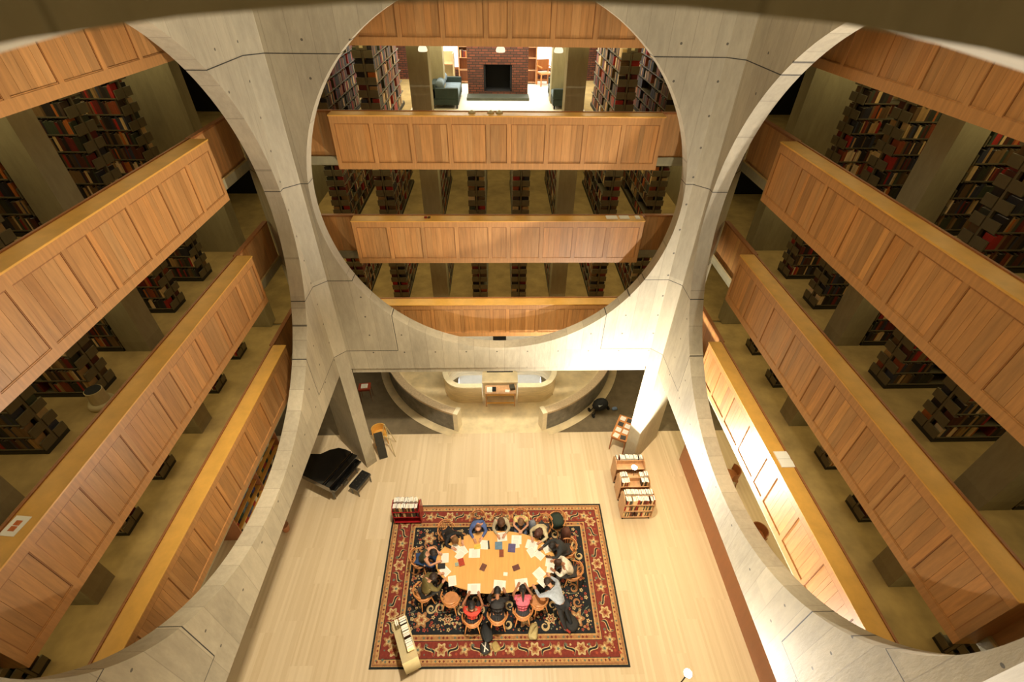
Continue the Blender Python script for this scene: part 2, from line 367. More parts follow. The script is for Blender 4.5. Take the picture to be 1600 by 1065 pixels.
# gallery floors
for k in range(4):
    z = FLR[k]; mb = MB(); e = 6.02 if k < 3 else 5.8
    for bi_, b in enumerate(((-15, 15, 6.02, 15), (-15, -e, -10, 6.02), (e, 15, -10, 6.02))):
        zb_ = BOT[k]-(.17 if k == 3 and bi_ else 0)
        mb.box(b[0], b[1], b[2], b[3], zb_, z-.04, 0); mb.box(b[0], b[1], b[2]+(.1 if bi_ == 0 else 0), b[3], z-.04, z, 1)
    tag(mb.build('floor', [M['concp'], M['carpet']]), kind='structure')
    # square columns
    for si, (sn, rot) in enumerate(SIDES):
        for s in (-1, 1):
            top = BOT[k-1] if k else 17
            mb = MB(); mb.box(-.25, .25, -.25, .25, 0, top-z)
            P = side_world(rot, s*1.95, 7.49, z)
            nth = ['top', 'second', 'third', 'lowest'][k]
            wh = {'back': ('left', 'right')[s > 0], 'left': ('near', 'far')[s > 0], 'right': ('far', 'near')[s > 0]}[sn]
            tag(mb.build('concrete_column', M['concp'], loc=P, rot=rot), 'square concrete column on the %s gallery, %s side, %s one' % (nth, sn, wh), 'column')
            if k == 1 and sn == 'back':
                tag(mb.build('concrete_column', M['concp'], loc=(s*1.98, 11.4, z)), 'square concrete column beside the fireplace lounge, %s sofa side' % ('left', 'right')[s > 0], 'column')
    for sx in (-1, 1):
        top = BOT[k-1] if k else 17
        mb = MB(); mb.box(*(sorted((sx*7.12, sx*11))), 5.92, 6.3, z, top); tag(mb.build('wall_stair_'+('left' if sx < 0 else 'right'), M['concp']), kind='structure')
        mb = MB(); mb.box(*(sorted((sx*5.92, sx*6.3))), 7.2, 11, z, top); tag(mb.build('wall_stair_'+('left' if sx < 0 else 'right'), M['concp']), kind='structure')
        mb = MB(); mb.box(*(sorted((sx*7.3, sx*10))), 10, 10.2, z, top); tag(mb.build('wall_stair_'+('left' if sx < 0 else 'right'), M['black']), kind='structure')  # black wall stands for the darkness inside the stair core

# ------------------------------------------------------------------ parapets
LVN = ['topmost', 'second', 'third', 'lowest']
def tone(): 
    v = random.gauss(1, .1); r = random.gauss(0, .03); return (min(1.25, v*(1+r)), v, v*(1-1.5*r))
def parapet(k, sn, rot):
    b, t = BOT[k], TOP[k]; h = t-b; L = 3.88
    e = thing('balcony_parapet', 'oak panelled parapet of the %s gallery on the %s side of the hall' % (LVN[k], sn), 'parapet', side_world(rot, 0, 5.72, b), rot)
    mb = MB(); y0, y1 = 0, .05       # local y outwards, face at y=0
    z0, z1 = 0, h-.03
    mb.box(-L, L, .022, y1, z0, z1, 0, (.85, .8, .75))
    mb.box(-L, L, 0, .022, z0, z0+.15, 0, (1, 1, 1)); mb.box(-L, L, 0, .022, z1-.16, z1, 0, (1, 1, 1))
    pw = [.8]*4+[.4]+[.8]*4; st = (2*L-sum(pw))/10; x = -L
    for i in range(10):
        mb.box(x, x+st, 0, .022, z0+.15, z1-.16, 0, tone()); x += st
        if i < 9:
            w_ = pw[i]
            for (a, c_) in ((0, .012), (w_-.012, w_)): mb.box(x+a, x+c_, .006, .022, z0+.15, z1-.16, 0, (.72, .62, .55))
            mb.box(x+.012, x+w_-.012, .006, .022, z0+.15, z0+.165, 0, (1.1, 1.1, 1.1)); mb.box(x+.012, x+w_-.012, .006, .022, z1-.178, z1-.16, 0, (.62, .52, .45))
            n = max(2, int(w_/.16)); cuts = sorted([0, 1]+[(q+rc(-.3, .3))/n for q in range(1, n)])
            for q in range(n):
                a, c_ = x+.014+cuts[q]*(w_-.028), x+.014+cuts[q+1]*(w_-.028)
                mb.box(a+.002, c_-.002, .014, .0225, z0+.165, z1-.178, 0, tone())
            x += w_
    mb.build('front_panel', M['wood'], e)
    for s in (-1, 1):
        mb = MB(); mb.box(*sorted((s*L, s*(L-.04))), .05, .33, 0, z1, 0, (.9, .88, .85)); mb.build('end_panel', M['wood'], e)
    mb = MB(); mb.box(-L-.01, L+.01, -.02, .33, z1, z1+.03); mb.build('reading_ledge', M['ledge'], e, bevel=.006)
    mb = MB(); mb.box(-L, L, .33, .37, z1-.9, z1+.045); mb.build('back_board', M['trim'], e)
    for s in (-1, 1):
        mb = MB(); x = L; 
        while x < 5.7:
            w_ = rc(.14, .24); x2 = min(x+w_, 5.7); mb.box(*sorted((s*x, s*x2)), .33, .37, .13, z1, 0, tone()); x = x2
        mb.build('wing_panel', M['wood'], e)
        mb = MB(); mb.box(*sorted((s*L, s*5.7)), .31, .42, z1, z1+.04); mb.build('wing_rail', M['trim'], e)
for k in range(4):
    for sn, rot in SIDES: parapet(k, sn, rot)

# ------------------------------------------------------------------ book ranges
PAL = [(92, 30, 26), (70, 36, 24), (120, 60, 34), (38, 44, 34), (30, 34, 48), (26, 24, 24), (150, 128, 88), (186, 170, 128), (48, 62, 50), (86, 70, 46), (140, 34, 30), (44, 52, 72), (110, 92, 64), (60, 50, 42), (200, 190, 160), (160, 96, 44)]
PN = ['dark red', 'brown', 'rust brown', 'dark green', 'navy', 'black', 'tan', 'cream', 'green', 'olive brown', 'red', 'dark blue', 'khaki', 'grey brown', 'ivory', 'orange brown']
PW = [8, 9, 6, 8, 7, 14, 6, 5, 6, 8, 5, 6, 6, 8, 3, 3]
PAL = [(min(255, int(a*1.18+14)), min(255, int(b*1.12+8)), min(255, int(c*1.02+2))) for a, b, c in PAL]
PL = [srgb(c)[:3] for c in PAL]
NSH = 7; SH0, SHD = .1, .293; RL = 3.6
def range_proto():
    root = thing('bookshelf_range', 'x', 'bookshelf'); objs = []
    mb = MB(); mb.box(-.25, .25, 0, RL, 0, .08); mb.build('base', M['steeld'], root)
    for j in range(5):
        mb = MB(); mb.box(-.02, .02, 0, .05, .08, 2.16); o = mb.build('upright', M['steel'], root, loc=(0, j*(RL-.05)/4, 0))
    for lv in range(NSH):
        for s in (-1, 1):
            mb = MB(); mb.box(*sorted((s*.022, s*.25)), .03, RL-.03, 0, .022); mb.build('shelf', M['steel'], root, loc=(0, 0, SH0+lv*SHD))
            mb = MB(); mb.box(*sorted((s*.03, s*.25)), -.012, .012, -.012, .155); mb.build('shelf_bracket', M['steel'], root, loc=(0, 0, SH0+lv*SHD))
    mb = MB(); mb.box(-.13, .13, -.02, .02, 2.02, 2.18); mb.build('range_sign_plate', M['steel'], root)
    mb = MB(); mb.box(-.045, .045, -.025, -.02, 2.06, 2.15); mb.build('range_label_card', cmat((214, 200, 150)), root)
    return root
proto = range_proto(); used = False
ranges = []
US = [-4.65, -3.3, -1.95, -.65, .65, 1.95, 3.3, 4.65]
for k in (1, 2, 3):
    for sn, rot in SIDES:
        for ui, u in enumerate(US):
            if k == 1 and sn == 'back' and abs(u) < 2.5: continue
            if sn == 'left' and k >= 2 and u < -4.5: pass
            o0 = 7.45 if abs(abs(u)-1.95) > .1 else 7.78
            o = proto if not used else copy_tree(proto); used = True
            P = side_world(rot, u, o0, FLR[k]); o.location = P; o.rotation_euler.z = rot
            if sn == 'back': pl = ['first', 'second', 'third', 'fourth', 'fifth', 'sixth', 'seventh', 'eighth'][ui] + ' from the left'
            else:
                q = ui if sn == 'right' else 7-ui
                pl = ['first', 'second', 'third', 'fourth', 'fifth', 'sixth', 'seventh', 'eighth'][q] + ' from the far corner'
            if k == 1 and sn == 'back': pl = {0: 'leftmost', 1: 'left of the fireplace lounge', 6: 'right of the fireplace lounge', 7: 'rightmost'}[ui]
            o['label'] = 'grey steel book range on the %s gallery, %s side, %s' % (LVN[k], sn, pl)
            o['group'] = 'book ranges on the galleries'
            ranges.append((k, sn, rot, u, o0, pl))
# occluders for choosing which books show
def all_meshes():
    V, F = [], []; bpy.context.view_layer.update()
    for o in bpy.data.objects:
        if o.type != 'MESH' or o.name.startswith(('floor', 'ceiling', 'window', 'pane')): continue
        if o.name.startswith(('shelf', 'range_')): continue
        off = len(V); mw = o.matrix_world
        V += [mw @ v.co for v in o.data.vertices]; F += [[off+i for i in p.vertices] for p in o.data.polygons]
    for k in range(4):
        z = FLR[k]
        for b in ((-15, 15, 6.02, 15), (-15, -6.02, -10, 6.02), (6.02, 15, -10, 6.02)):
            off = len(V); V += [Vector((b[0], b[2], z)), Vector((b[1], b[2], z)), Vector((b[1], b[3], z)), Vector((b[0], b[3], z))]; F.append([off, off+1, off+2, off+3])
    return BVHTree.FromPolygons(V, F)
bvh = all_meshes()
rng = np.random.default_rng(11)
books = []   # (range index, side, level, x along, width, height, depth, colour index, lean)
for ri, (k, sn, rot, u, o0, pl) in enumerate(ranges):
    for lv in range(NSH):
        for s in (-1, 1):
            for sec in range(4):
                y = .04+sec*(RL-.05)/4+.01; end = y+.86*rc(.62, 1.0)
                if rng.random() < .04: continue
                ci = rng.choice(16, p=np.array(PW)/sum(PW))
                while y < end:
                    wd = rng.uniform(.022, .055)
                    if y+wd > end: break
                    if rng.random() > .35: ci = rng.choice(16, p=np.array(PW)/sum(PW))
                    books.append((ri, s, lv, y, wd, rng.uniform(.19, .262), rng.uniform(.15, .205), int(ci))); y += wd+.002
def book_box(b):
    ri, s, lv, y, wd, h, d, ci = b; k, sn, rot, u, o0, pl = ranges[ri]
    z = FLR[k]+SH0+lv*SHD+.0225; x1 = .235; x0 = x1-d
    return k, rot, u, o0, s, x0, x1, y, y+wd, z, h
score = []
fwd = Vector((sin(radians(2.043))*cos(radians(39.37)), cos(radians(2.043))*cos(radians(39.37)), -sin(radians(39.37))))
for bi, b in enumerate(books):
    k, rot, u, o0, s, x0, x1, ya_, yb_, z, h = book_box(b)
    if b[3] > 2.4: continue
    nrm = side_world(rot, s, 0, 0); P = side_world(rot, u+s*x1, o0+(ya_+yb_)/2, z+h*.6); d = CAM-P; dist = d.length
    f = nrm.dot(d)/dist
    if f < .05: continue
    score.append((f*(yb_-ya_)*h/(dist*dist), bi, P))
score.sort(reverse=True); chosen = []
tanx, tany = 800/738.35, 532/738.35
Mi = SC.camera.matrix_world.inverted()
for sc_, bi, P in score:
    q = Mi @ P
    if q.z > -.5 or abs(q.x/q.z) > tanx*.99 or abs(q.y/q.z) > tany*.99: continue
    d = P-CAM; L_ = d.length; hit = bvh.ray_cast(CAM, d.normalized(), L_-.04)
    if hit[0] is None or (hit[0]-P).length < .06: chosen.append(bi)
    if len(chosen) >= 100: break
cs = set(chosen); V = []; Fc = []; col = []
for bi, b in enumerate(books):
    if bi in cs: continue
    k, rot, u, o0, s, x0, x1, y0, y1, z, h = book_box(b)
    c, sn_ = cos(rot), sin(rot); base = len(V)
    xa, xb = u+s*x0, u+s*x1
    for zz in (z, z+h):
        for (x, y) in ((xa, y0), (xb, y0), (xb, y1), (xa, y1)):
            y += o0; V.append((x*c-y*sn_, x*sn_+y*c, zz))
    Fc += [(base+4, base+5, base+6, base+7), (base, base+1, base+5, base+4), (base+1, base+2, base+6, base+5), (base+2, base+3, base+7, base+6), (base+3, base, base+4, base+7), (base+3, base+2, base+1, base)]
    j = .8+.4*((bi*7919) % 97)/97; cc = tuple(v*j for v in PL[b[7]])+(1,)
    top = (.42, .36, .24, 1)
    col += list(top)*4 + list(cc)*20
me = bpy.data.meshes.new('gallery_books'); me.from_pydata(V, [], Fc); me.materials.append(M['book'])
a = me.color_attributes.new('Col', 'FLOAT_COLOR', 'CORNER'); a.data.foreach_set('color', col)
bk = bpy.data.objects.new('gallery_books', me); C.objects.link(bk)
tag(bk, 'rows of worn library books filling the steel shelves of the galleries', 'books', kind='stuff')
NTH = ['first', 'second', 'third', 'fourth', 'fifth', 'sixth', 'seventh', 'eighth', 'ninth', 'tenth', 'eleventh', 'twelfth', 'thirteenth', 'fourteenth', 'fifteenth', 'sixteenth', 'seventeenth', 'eighteenth', 'nineteenth', 'twentieth']
ORD = ['lowest', 'second', 'third', 'fourth', 'fifth', 'sixth', 'top']
def single_book(x0, x1, y0, y1, h, ci, loc, rot, label, group, name='library_book', spine='x', par=None):
    """upright book: cover + pages block, spine towards +x local"""
    cc = PL[ci]; mb = MB(); w = y1-y0; d = x1-x0
    mb.box(-d/2, d/2, -w/2, -w/2+.003, 0, h, 0, cc); mb.box(-d/2, d/2, w/2-.003, w/2, 0, h, 0, cc); mb.box(d/2-.004, d/2, -w/2+.003, w/2-.003, 0, h, 0, cc)
    o = mb.build(name, M['book'], loc=loc, rot=rot)
    mb = MB(); mb.box(-d/2+.004, d/2-.004, -w/2+.003, w/2-.003, .004, h-.004); mb.build('page_block', M['paperb'], o)
    return tag(o, label, 'book', group)
bidx = {}
for bi in cs:
    b = books[bi]; bidx.setdefault(b[:3], []).append(bi)
for bi in chosen:
    b = books[bi]; ri, s, lv, y, wd, h, d, ci = b; k, sn, rot, u, o0, pl = ranges[ri]
    prv = books[bi-1] if bi and books[bi-1][:3] == b[:3] else None; nxt = books[bi+1] if bi+1 < len(books) and books[bi+1][:3] == b[:3] else None
    nb = 'between %s and %s' % (PN[prv[7]], PN[nxt[7]]) if prv and nxt else ('next to %s' % PN[(prv or nxt)[7]] if (prv or nxt) else 'alone')
    P = side_world(rot, u+s*(.235-d/2), o0+y+wd/2, FLR[k]+SH0+lv*SHD+.0225)
    lab = '%s book %s, %s shelf, %s %s gallery, %s range' % (PN[ci], nb, ORD[lv], sn, LVN[k], pl.split(' from')[0].split(' of')[0])
    single_book(0, d, 0, wd, h, ci, P, rot+(0 if s > 0 else pi), lab, 'library books standing on the gallery shelves')

# ------------------------------------------------------------------ fireplace lounge (second gallery, back)
Z2 = FLR[1]+.012
e = thing('brick_fireplace', 'dark red brick fireplace block with black firebox in the lounge', 'fireplace', (0, 12.1, Z2))
mb = MB(); H = BOT[0]-Z2
for b in ((-1.02, -.48, 0, 1.0, 0, H), (.48, 1.02, 0, 1.0, 0, H), (-.48, .48, 0, 1.0, .98, H), (-.48, .48, .7, 1.0, 0, .98), (-.48, .48, 0, .7, 0, .17)): mb.box(*b)
mb.build('chimney_breast', M['brick'], e)
mb = MB(); mb.box(-.478, .478, .6, .69, .19, .978); mb.box(-.478, -.42, .02, .6, .19, .978); mb.box(.42, .478, .02, .6, .19, .978); mb.box(-.478, .478, .02, .6, .171, .19); mb.build('firebox', M['black'], e)
mb = MB()
for i in range(22): mb.box(-.5+i*.0455+.004, -.5+(i+1)*.0455-.004, -.012, 0, .98, 1.2)
mb.build('soldier_course', M['brick'], e)
mb = MB(); mb.box(-1.05, 1.05, -.62, -.001, 0, .10); mb.build('hearth_slab', M['slate'], e, bevel=.01)
def sofa(x, s, label):
    e = thing('lounge_sofa', label, 'sofa', (x, 11.3, Z2), 0, 'green sofas in the lounge')
    mb = MB(); mb.box(-.42, .42, -.95, .95, .12, .3); mb.box(*sorted((-s*.42, -s*.28)), -.95, .95, .3, .72); mb.build('frame', M['teal'], e, bevel=.02)
    for y in (-1, 1):
        mb = MB(); mb.box(-.42, .42, *sorted((y*.95, y*.82)), .3, .6); mb.build('armrest', M['teal'], e, bevel=.02)
    for i in range(2):
        mb = MB(); mb.box(*sorted((-s*.24, s*.42)), -.8+i*.8, -.02+i*.8, .3, .45); mb.build('seat_cushion', M['bluegrey'], e, bevel=.04)
        mb = MB(); mb.tube([(-s*.18, -.79+i*.8, .62), (-s*.18, -.03+i*.8, .62)], .14, 12); mb.build('back_cushion', M['bluegrey'], e, smooth=True)
    for a in (-1, 1):
        for b in (-1, 1):
            mb = MB(); mb.tube([(a*.36, b*.88, 0), (a*.36, b*.88, .12)], .025); mb.build('leg', M['black'], e)
sofa(-1.66, 1, 'dark green sofa with rolled grey cushions left of the fireplace'); sofa(2.15, -1, 'dark green sofa with grey cushions right of the fireplace')
for s, lb in ((-1, 'oak bookcase with a few books left of the fireplace'), (1, 'oak bookcase with bare shelves right of the fireplace')):
    e = thing('oak_bookcase', lb, 'bookcase', (s*1.24, 14.3, Z2))
    for x in (-.2, .2):
        mb = MB(); mb.box(x-.02, x+.02, -.15, .15, 0, 2.2); mb.build('side_panel', M['cart'], e)
    for z in (.05, .45, .85, 1.2, 1.55, 1.9, 2.18):
        mb = MB(); mb.box(-.18, .18, -.15, .15, z, z+.02); mb.build('shelf', M['cart'], e)
    mb = MB(); mb.box(-.18, .18, .13, .15, .07, 2.18); mb.build('back_panel', M['trim'], e)
    if s < 0:
        for zi, z in enumerate((.87, 1.22, 1.57)):
            x = -.15; i = 0
            while x < .12:
                w_ = rc(.025, .045); ci = random.randrange(16); i += 1
                single_book(0, .14, 0, w_, rc(.18, .25), ci, (s*1.24+x+w_/2, 14.3-.06, Z2+z+.0005), -pi/2, '%s book, %s along the %s shelf of the left lounge bookcase' % (PN[ci], NTH[i-1], ['lower', 'middle', 'upper'][zi]), 'books in the lounge bookcase')
                x += w_+.004
e = thing('lounge_chair', 'small wooden chair by the bright window right of the fireplace', 'chair', (1.75, 13.95, Z2), .3)
mb = MB(); mb.box(-.24, .24, -.24, .24, .4, .45); mb.build('seat', M['chair'], e, bevel=.01)
mb = MB(); mb.box(-.24, .24, .21, .25, .5, .84); mb.build('backrest', M['trim'], e, bevel=.01)
for a in (-.22, .22):
    for b in (-.22, .22): mb = MB(); mb.box(a-.02, a+.02, b-.02, b+.02, 0, .4 if b < 0 else .8); mb.build('leg', M['chair'], e)
    mb = MB(); mb.box(a-.025, a+.025, -.24, .22, .62, .65); mb.build('armrest', M['chair'], e)
mb = MB(); mb.box(-2.75, 2.75, 0, 5.75, -.012, .0); tag(mb.build('lounge_daylit_carpet', plain('daylit_carpet', (238, 230, 208), .9, amt=.04), loc=(0, 9.2, Z2+.0115)), 'carpet with painted daylight covering the lounge floor around the fireplace', 'carpet')  # window daylight on the floor is put into this pale colour
e = thing('study_carrel', 'beige study carrel under the left lounge window', 'desk', (-1.95, 14.0, Z2))
mb = MB(); mb.box(-.35, -.32, -.3, .3, 0, 1.05); mb.box(.32, .35, -.3, .3, 0, 1.05); mb.box(-.32, .32, .27, .3, 0, 1.05); mb.build('screen', M['beige'], e)
mb = MB(); mb.box(-.32, .32, -.29, .27, .7, .73); mb.build('desk_top', M['cart'], e)
for i, (x, y) in enumerate(((-1.75, 6.9), (.06, 6.9), (1.42, 6.9))):
    e = thing('ceiling_lamp', 'cream dome ceiling lamp under the top gallery, %s of three' % ('left', 'middle', 'right')[i], 'lamp', (x, y, BOT[0]-.26))
    mb = MB(); mb.tube([(0, 0, .1), (0, 0, .26)], .02); mb.build('stem', M['trim'], e)
    mb = MB(); mb.tube([(0, 0, 0), (0, 0, .03), (0, 0, .09), (0, 0, .12)], [.1, .11, .09, .04], 16); mb.build('shade', M['tube'], e, smooth=True)
for s in (-1, 1):
    for j in range(3):
        e = thing('fluorescent_fixture', 'white fluorescent fixture above the %s back stacks, %s one' % (('left', 'right')[s > 0], ('near', 'middle', 'far')[j]), 'ceiling light', (s*3.95, 8.6+j*1.5, BOT[0]-.06))
        mb = MB(); mb.box(-.12, .12, -.6, .6, .02, .06); mb.build('housing', M['white'], e); mb = MB(); mb.box(-.1, .1, -.58, .58, 0, .019); mb.build('diffuser', M['tube'], e)

# ------------------------------------------------------------------ stair ring on the main floor
e = thing('curved_stair_parapet', 'curved concrete stair wall with pale cap, left half', 'wall', (0, 0, 0)); e2 = thing('curved_stair_parapet', 'curved concrete stair wall with pale cap, right half', 'wall', (0, 0, 0))
for s, E_ in ((-1, e), (1, e2)):
    a0, a1 = (pi+.02, 3*pi/2-.355) if s < 0 else (3*pi/2+.355, 2*pi-.02)
    mb = MB(); ring_mesh(mb, 4.95, 5.17, a0, a1, 0, .9); mb.build('wall', M['concd'], E_)
    mb = MB(); ring_mesh(mb, 4.90, 5.20, a0, a1, .9, .99); mb.build('cap', cmat((198, 174, 140), .5, 'stone'), E_)
    mb = MB(); ring_mesh(mb, 4.80, 4.945, a0, a1, 0, .9); mb.build('travertine_lining', M['trav'], E_)
    ae = a1 if s < 0 else a0; d = .035*(-1 if s > 0 else 1)
    mb = MB(); ring_mesh(mb, 4.82, 5.2, min(ae, ae+d), max(ae, ae+d), 0, .99, 2); mb.build('end_post', M['travb'], E_)
    mb = MB(); ring_mesh(mb, 5.2, 5.5, a0, a1+.0 if s < 0 else a1, 0, .012); mb.build('floor_curb', M['trav'], E_)
for s in (-1, 1):
    E_ = thing('oval_stair_well', 'pale travertine tub-shaped stair well wall %s of the oak desk' % ('left', 'right')[s > 0], 'stair wall', (s*1.52, 8.72, 0))
    def U(rx, ry, x1):
        pts = [(x1, -ry)]; n = 20
        for i in range(n+1):
            t = -pi/2-pi*i/n; pts.append((-.0+rx*cos(t)-.0, ry*sin(t)))
        pts.append((x1, ry)); return [(-s*-x, y) if False else (s*-x if False else s*(-x), y) for x, y in pts]
    o_, i_ = U(.86, 1.02, .78), U(.70, .86, .78)
    mb = MB()
    for j in range(len(o_)-1): mb.prism([o_[j], o_[j+1], i_[j+1], i_[j]], -.2, .86)
    mb.build('curved_wall', M['trav'], E_)
    o_, i_ = U(.89, 1.05, .79), U(.66, .82, .79); mb = MB()
    for j in range(len(o_)-1): mb.prism([o_[j], o_[j+1], i_[j+1], i_[j]], .86, .93)
    mb.build('cap', M['travb'], E_)
    mb = MB()
    for j in range(3): 
        mb.box(-.9, .9, -.75+.5*j, -.25+.5*j, -1.2-.3*j, -1.1-.3*j)
    mb.build('stair_landing', M['concd'], E_)
E_ = thing('travertine_pier_block', 'square travertine block between the two stair wells behind the desk', 'block', (0, 8.05, 0))
mb = MB(); mb.box(-.7, .7, 0, .55, 0, .8); mb.build('block', M['trav'], E_); mb = MB(); mb.box(-.74, .74, -.03, .58, .8, .86); mb.build('cap', M['trav'], E_)
mb = MB(); mb.box(-.55, .55, .7, .85, 0, .8); tag(mb.build('dark_display_case', M['black'], loc=(0, 8.0, 0)), 'long dark case standing behind the travertine block', 'case')
e = thing('writing_desk', 'small oak desk standing in front of the travertine block', 'desk', (0.02, 7.72, 0), 0)
mb = MB(); mb.box(-.62, .62, -.24, .24, .72, .76); mb.build('desk_top', M['cart'], e, bevel=.008)
mb = MB(); mb.box(-.56, .56, -.2, .2, .6, .72); mb.build('apron', M['ledge'], e)
mb = MB(); mb.box(-.56, .56, -.225, -.195, .16, .22); mb.build('stretcher', M['ledge'], e)
for a in (-.58, .58):
    for b in (-.21, .21): mb = MB(); mb.box(a-.025, a+.025, b-.025, b+.025, 0, .72); mb.build('leg', M['cart'], e)
mb = MB(); mb.box(-.11, .11, -.15, .15, 0, .02); tag(mb.build('open_ledger', [M['paper']], loc=(-.42, 7.7, .7605)), 'white printed leaflets on the left end of the oak desk', 'leaflet')
mb = MB(); mb.box(-.08, .08, -.12, .12, 0, .04); tag(mb.build('leaflet_tray', [M['black']], loc=(-.24, 7.72, .7605)), 'black leaflet tray on the oak desk', 'tray')
mb = MB(); mb.box(-.1, .1, -.12, .12, 0, .12); tag(mb.build('dark_box', [cmat((60, 56, 38))], loc=(.5, 7.78, .7605), rot=.2), 'dark olive box on the right end of the oak desk', 'box')
mb = MB(); mb.box(-.09, .09, -.07, .07, 0, .01); tag(mb.build('note_card', [M['paperb']], loc=(.3, 7.62, .7605), rot=-.1), 'small white note card on the oak desk', 'card')

# ------------------------------------------------------------------ wood partition, shelving, odd furniture
mb = MB(); mb.box(0, .12, -4.5, 4.72, 0, 2.1); o = mb.build('wood_partition', M['brown'], loc=(6.66, 0, 0)); tag(o, 'long brown wood partition along the right of the main floor', 'partition')
mb = MB(); mb.box(-.02, .14, -4.52, 4.74, 2.1, 2.14); mb.build('cap_rail', M['trim'], o)
def wood_chair(loc, rot, label, group=None, arms=True, nm='captains_chair'):
    e = thing(nm, label, 'chair', loc, rot, group)
    return e
CH = None
def chair(loc, rot, label, group='round-backed wooden chairs at the oval table'):
    global CH
    if CH is None:
        e = thing('windsor_chair', label, 'chair', (0, 0, 0), 0, group)
        pts = [(.23*cos(t)*(1.0 if abs(cos(t)) < .7 else 1), .22*sin(t)) for t in np.linspace(0, 2*pi, 25)[:-1]]
        mb = MB(); mb.prism(pts, .43, .465); mb.build('seat', M['chair'], e, bevel=.008)
        for a in (-1, 1):
            for b in (-1, 1): mb = MB(); mb.tube([(a*.15, b*.14, .44), (a*.21, b*.2, 0)], [.02, .014]); mb.build('leg', M['chair'], e)
        mb = MB(); mb.tube([(-.18, 0, .2), (.18, 0, .2)], .01); mb.build('stretcher', M['chair'], e)
        arc = [(.27*cos(t), .26*sin(t), .70+.05*max(0, -sin(t))) for t in np.linspace(radians(10), radians(-190), 22)]
        mb = MB(); mb.tube(arc, [.016]+[.021]*20+[.016], 8); mb.build('back_rail', M['chair'], e, smooth=True)
        arc = [(.25*cos(t), .27*sin(t), .84) for t in np.linspace(radians(-35), radians(-145), 12)]
        mb = MB(); mb.tube(arc, .02, 8); mb.build('crest_rail', M['chair'], e, smooth=True)
        for t in np.linspace(radians(-5), radians(-175), 11):
            mid = radians(-140) < t < radians(-40)
            mb = MB(); mb.tube([(.19*cos(t), .18*sin(t), .46), (.258*cos(t), .262*sin(t), .84 if mid else .7)], .008, 6); mb.build('spindle', M['chair'], e)
        CH = e
    else: e = copy_tree(CH)
    e.location = loc; e.rotation_euler.z = rot; tag(e, label, 'chair', group); return e

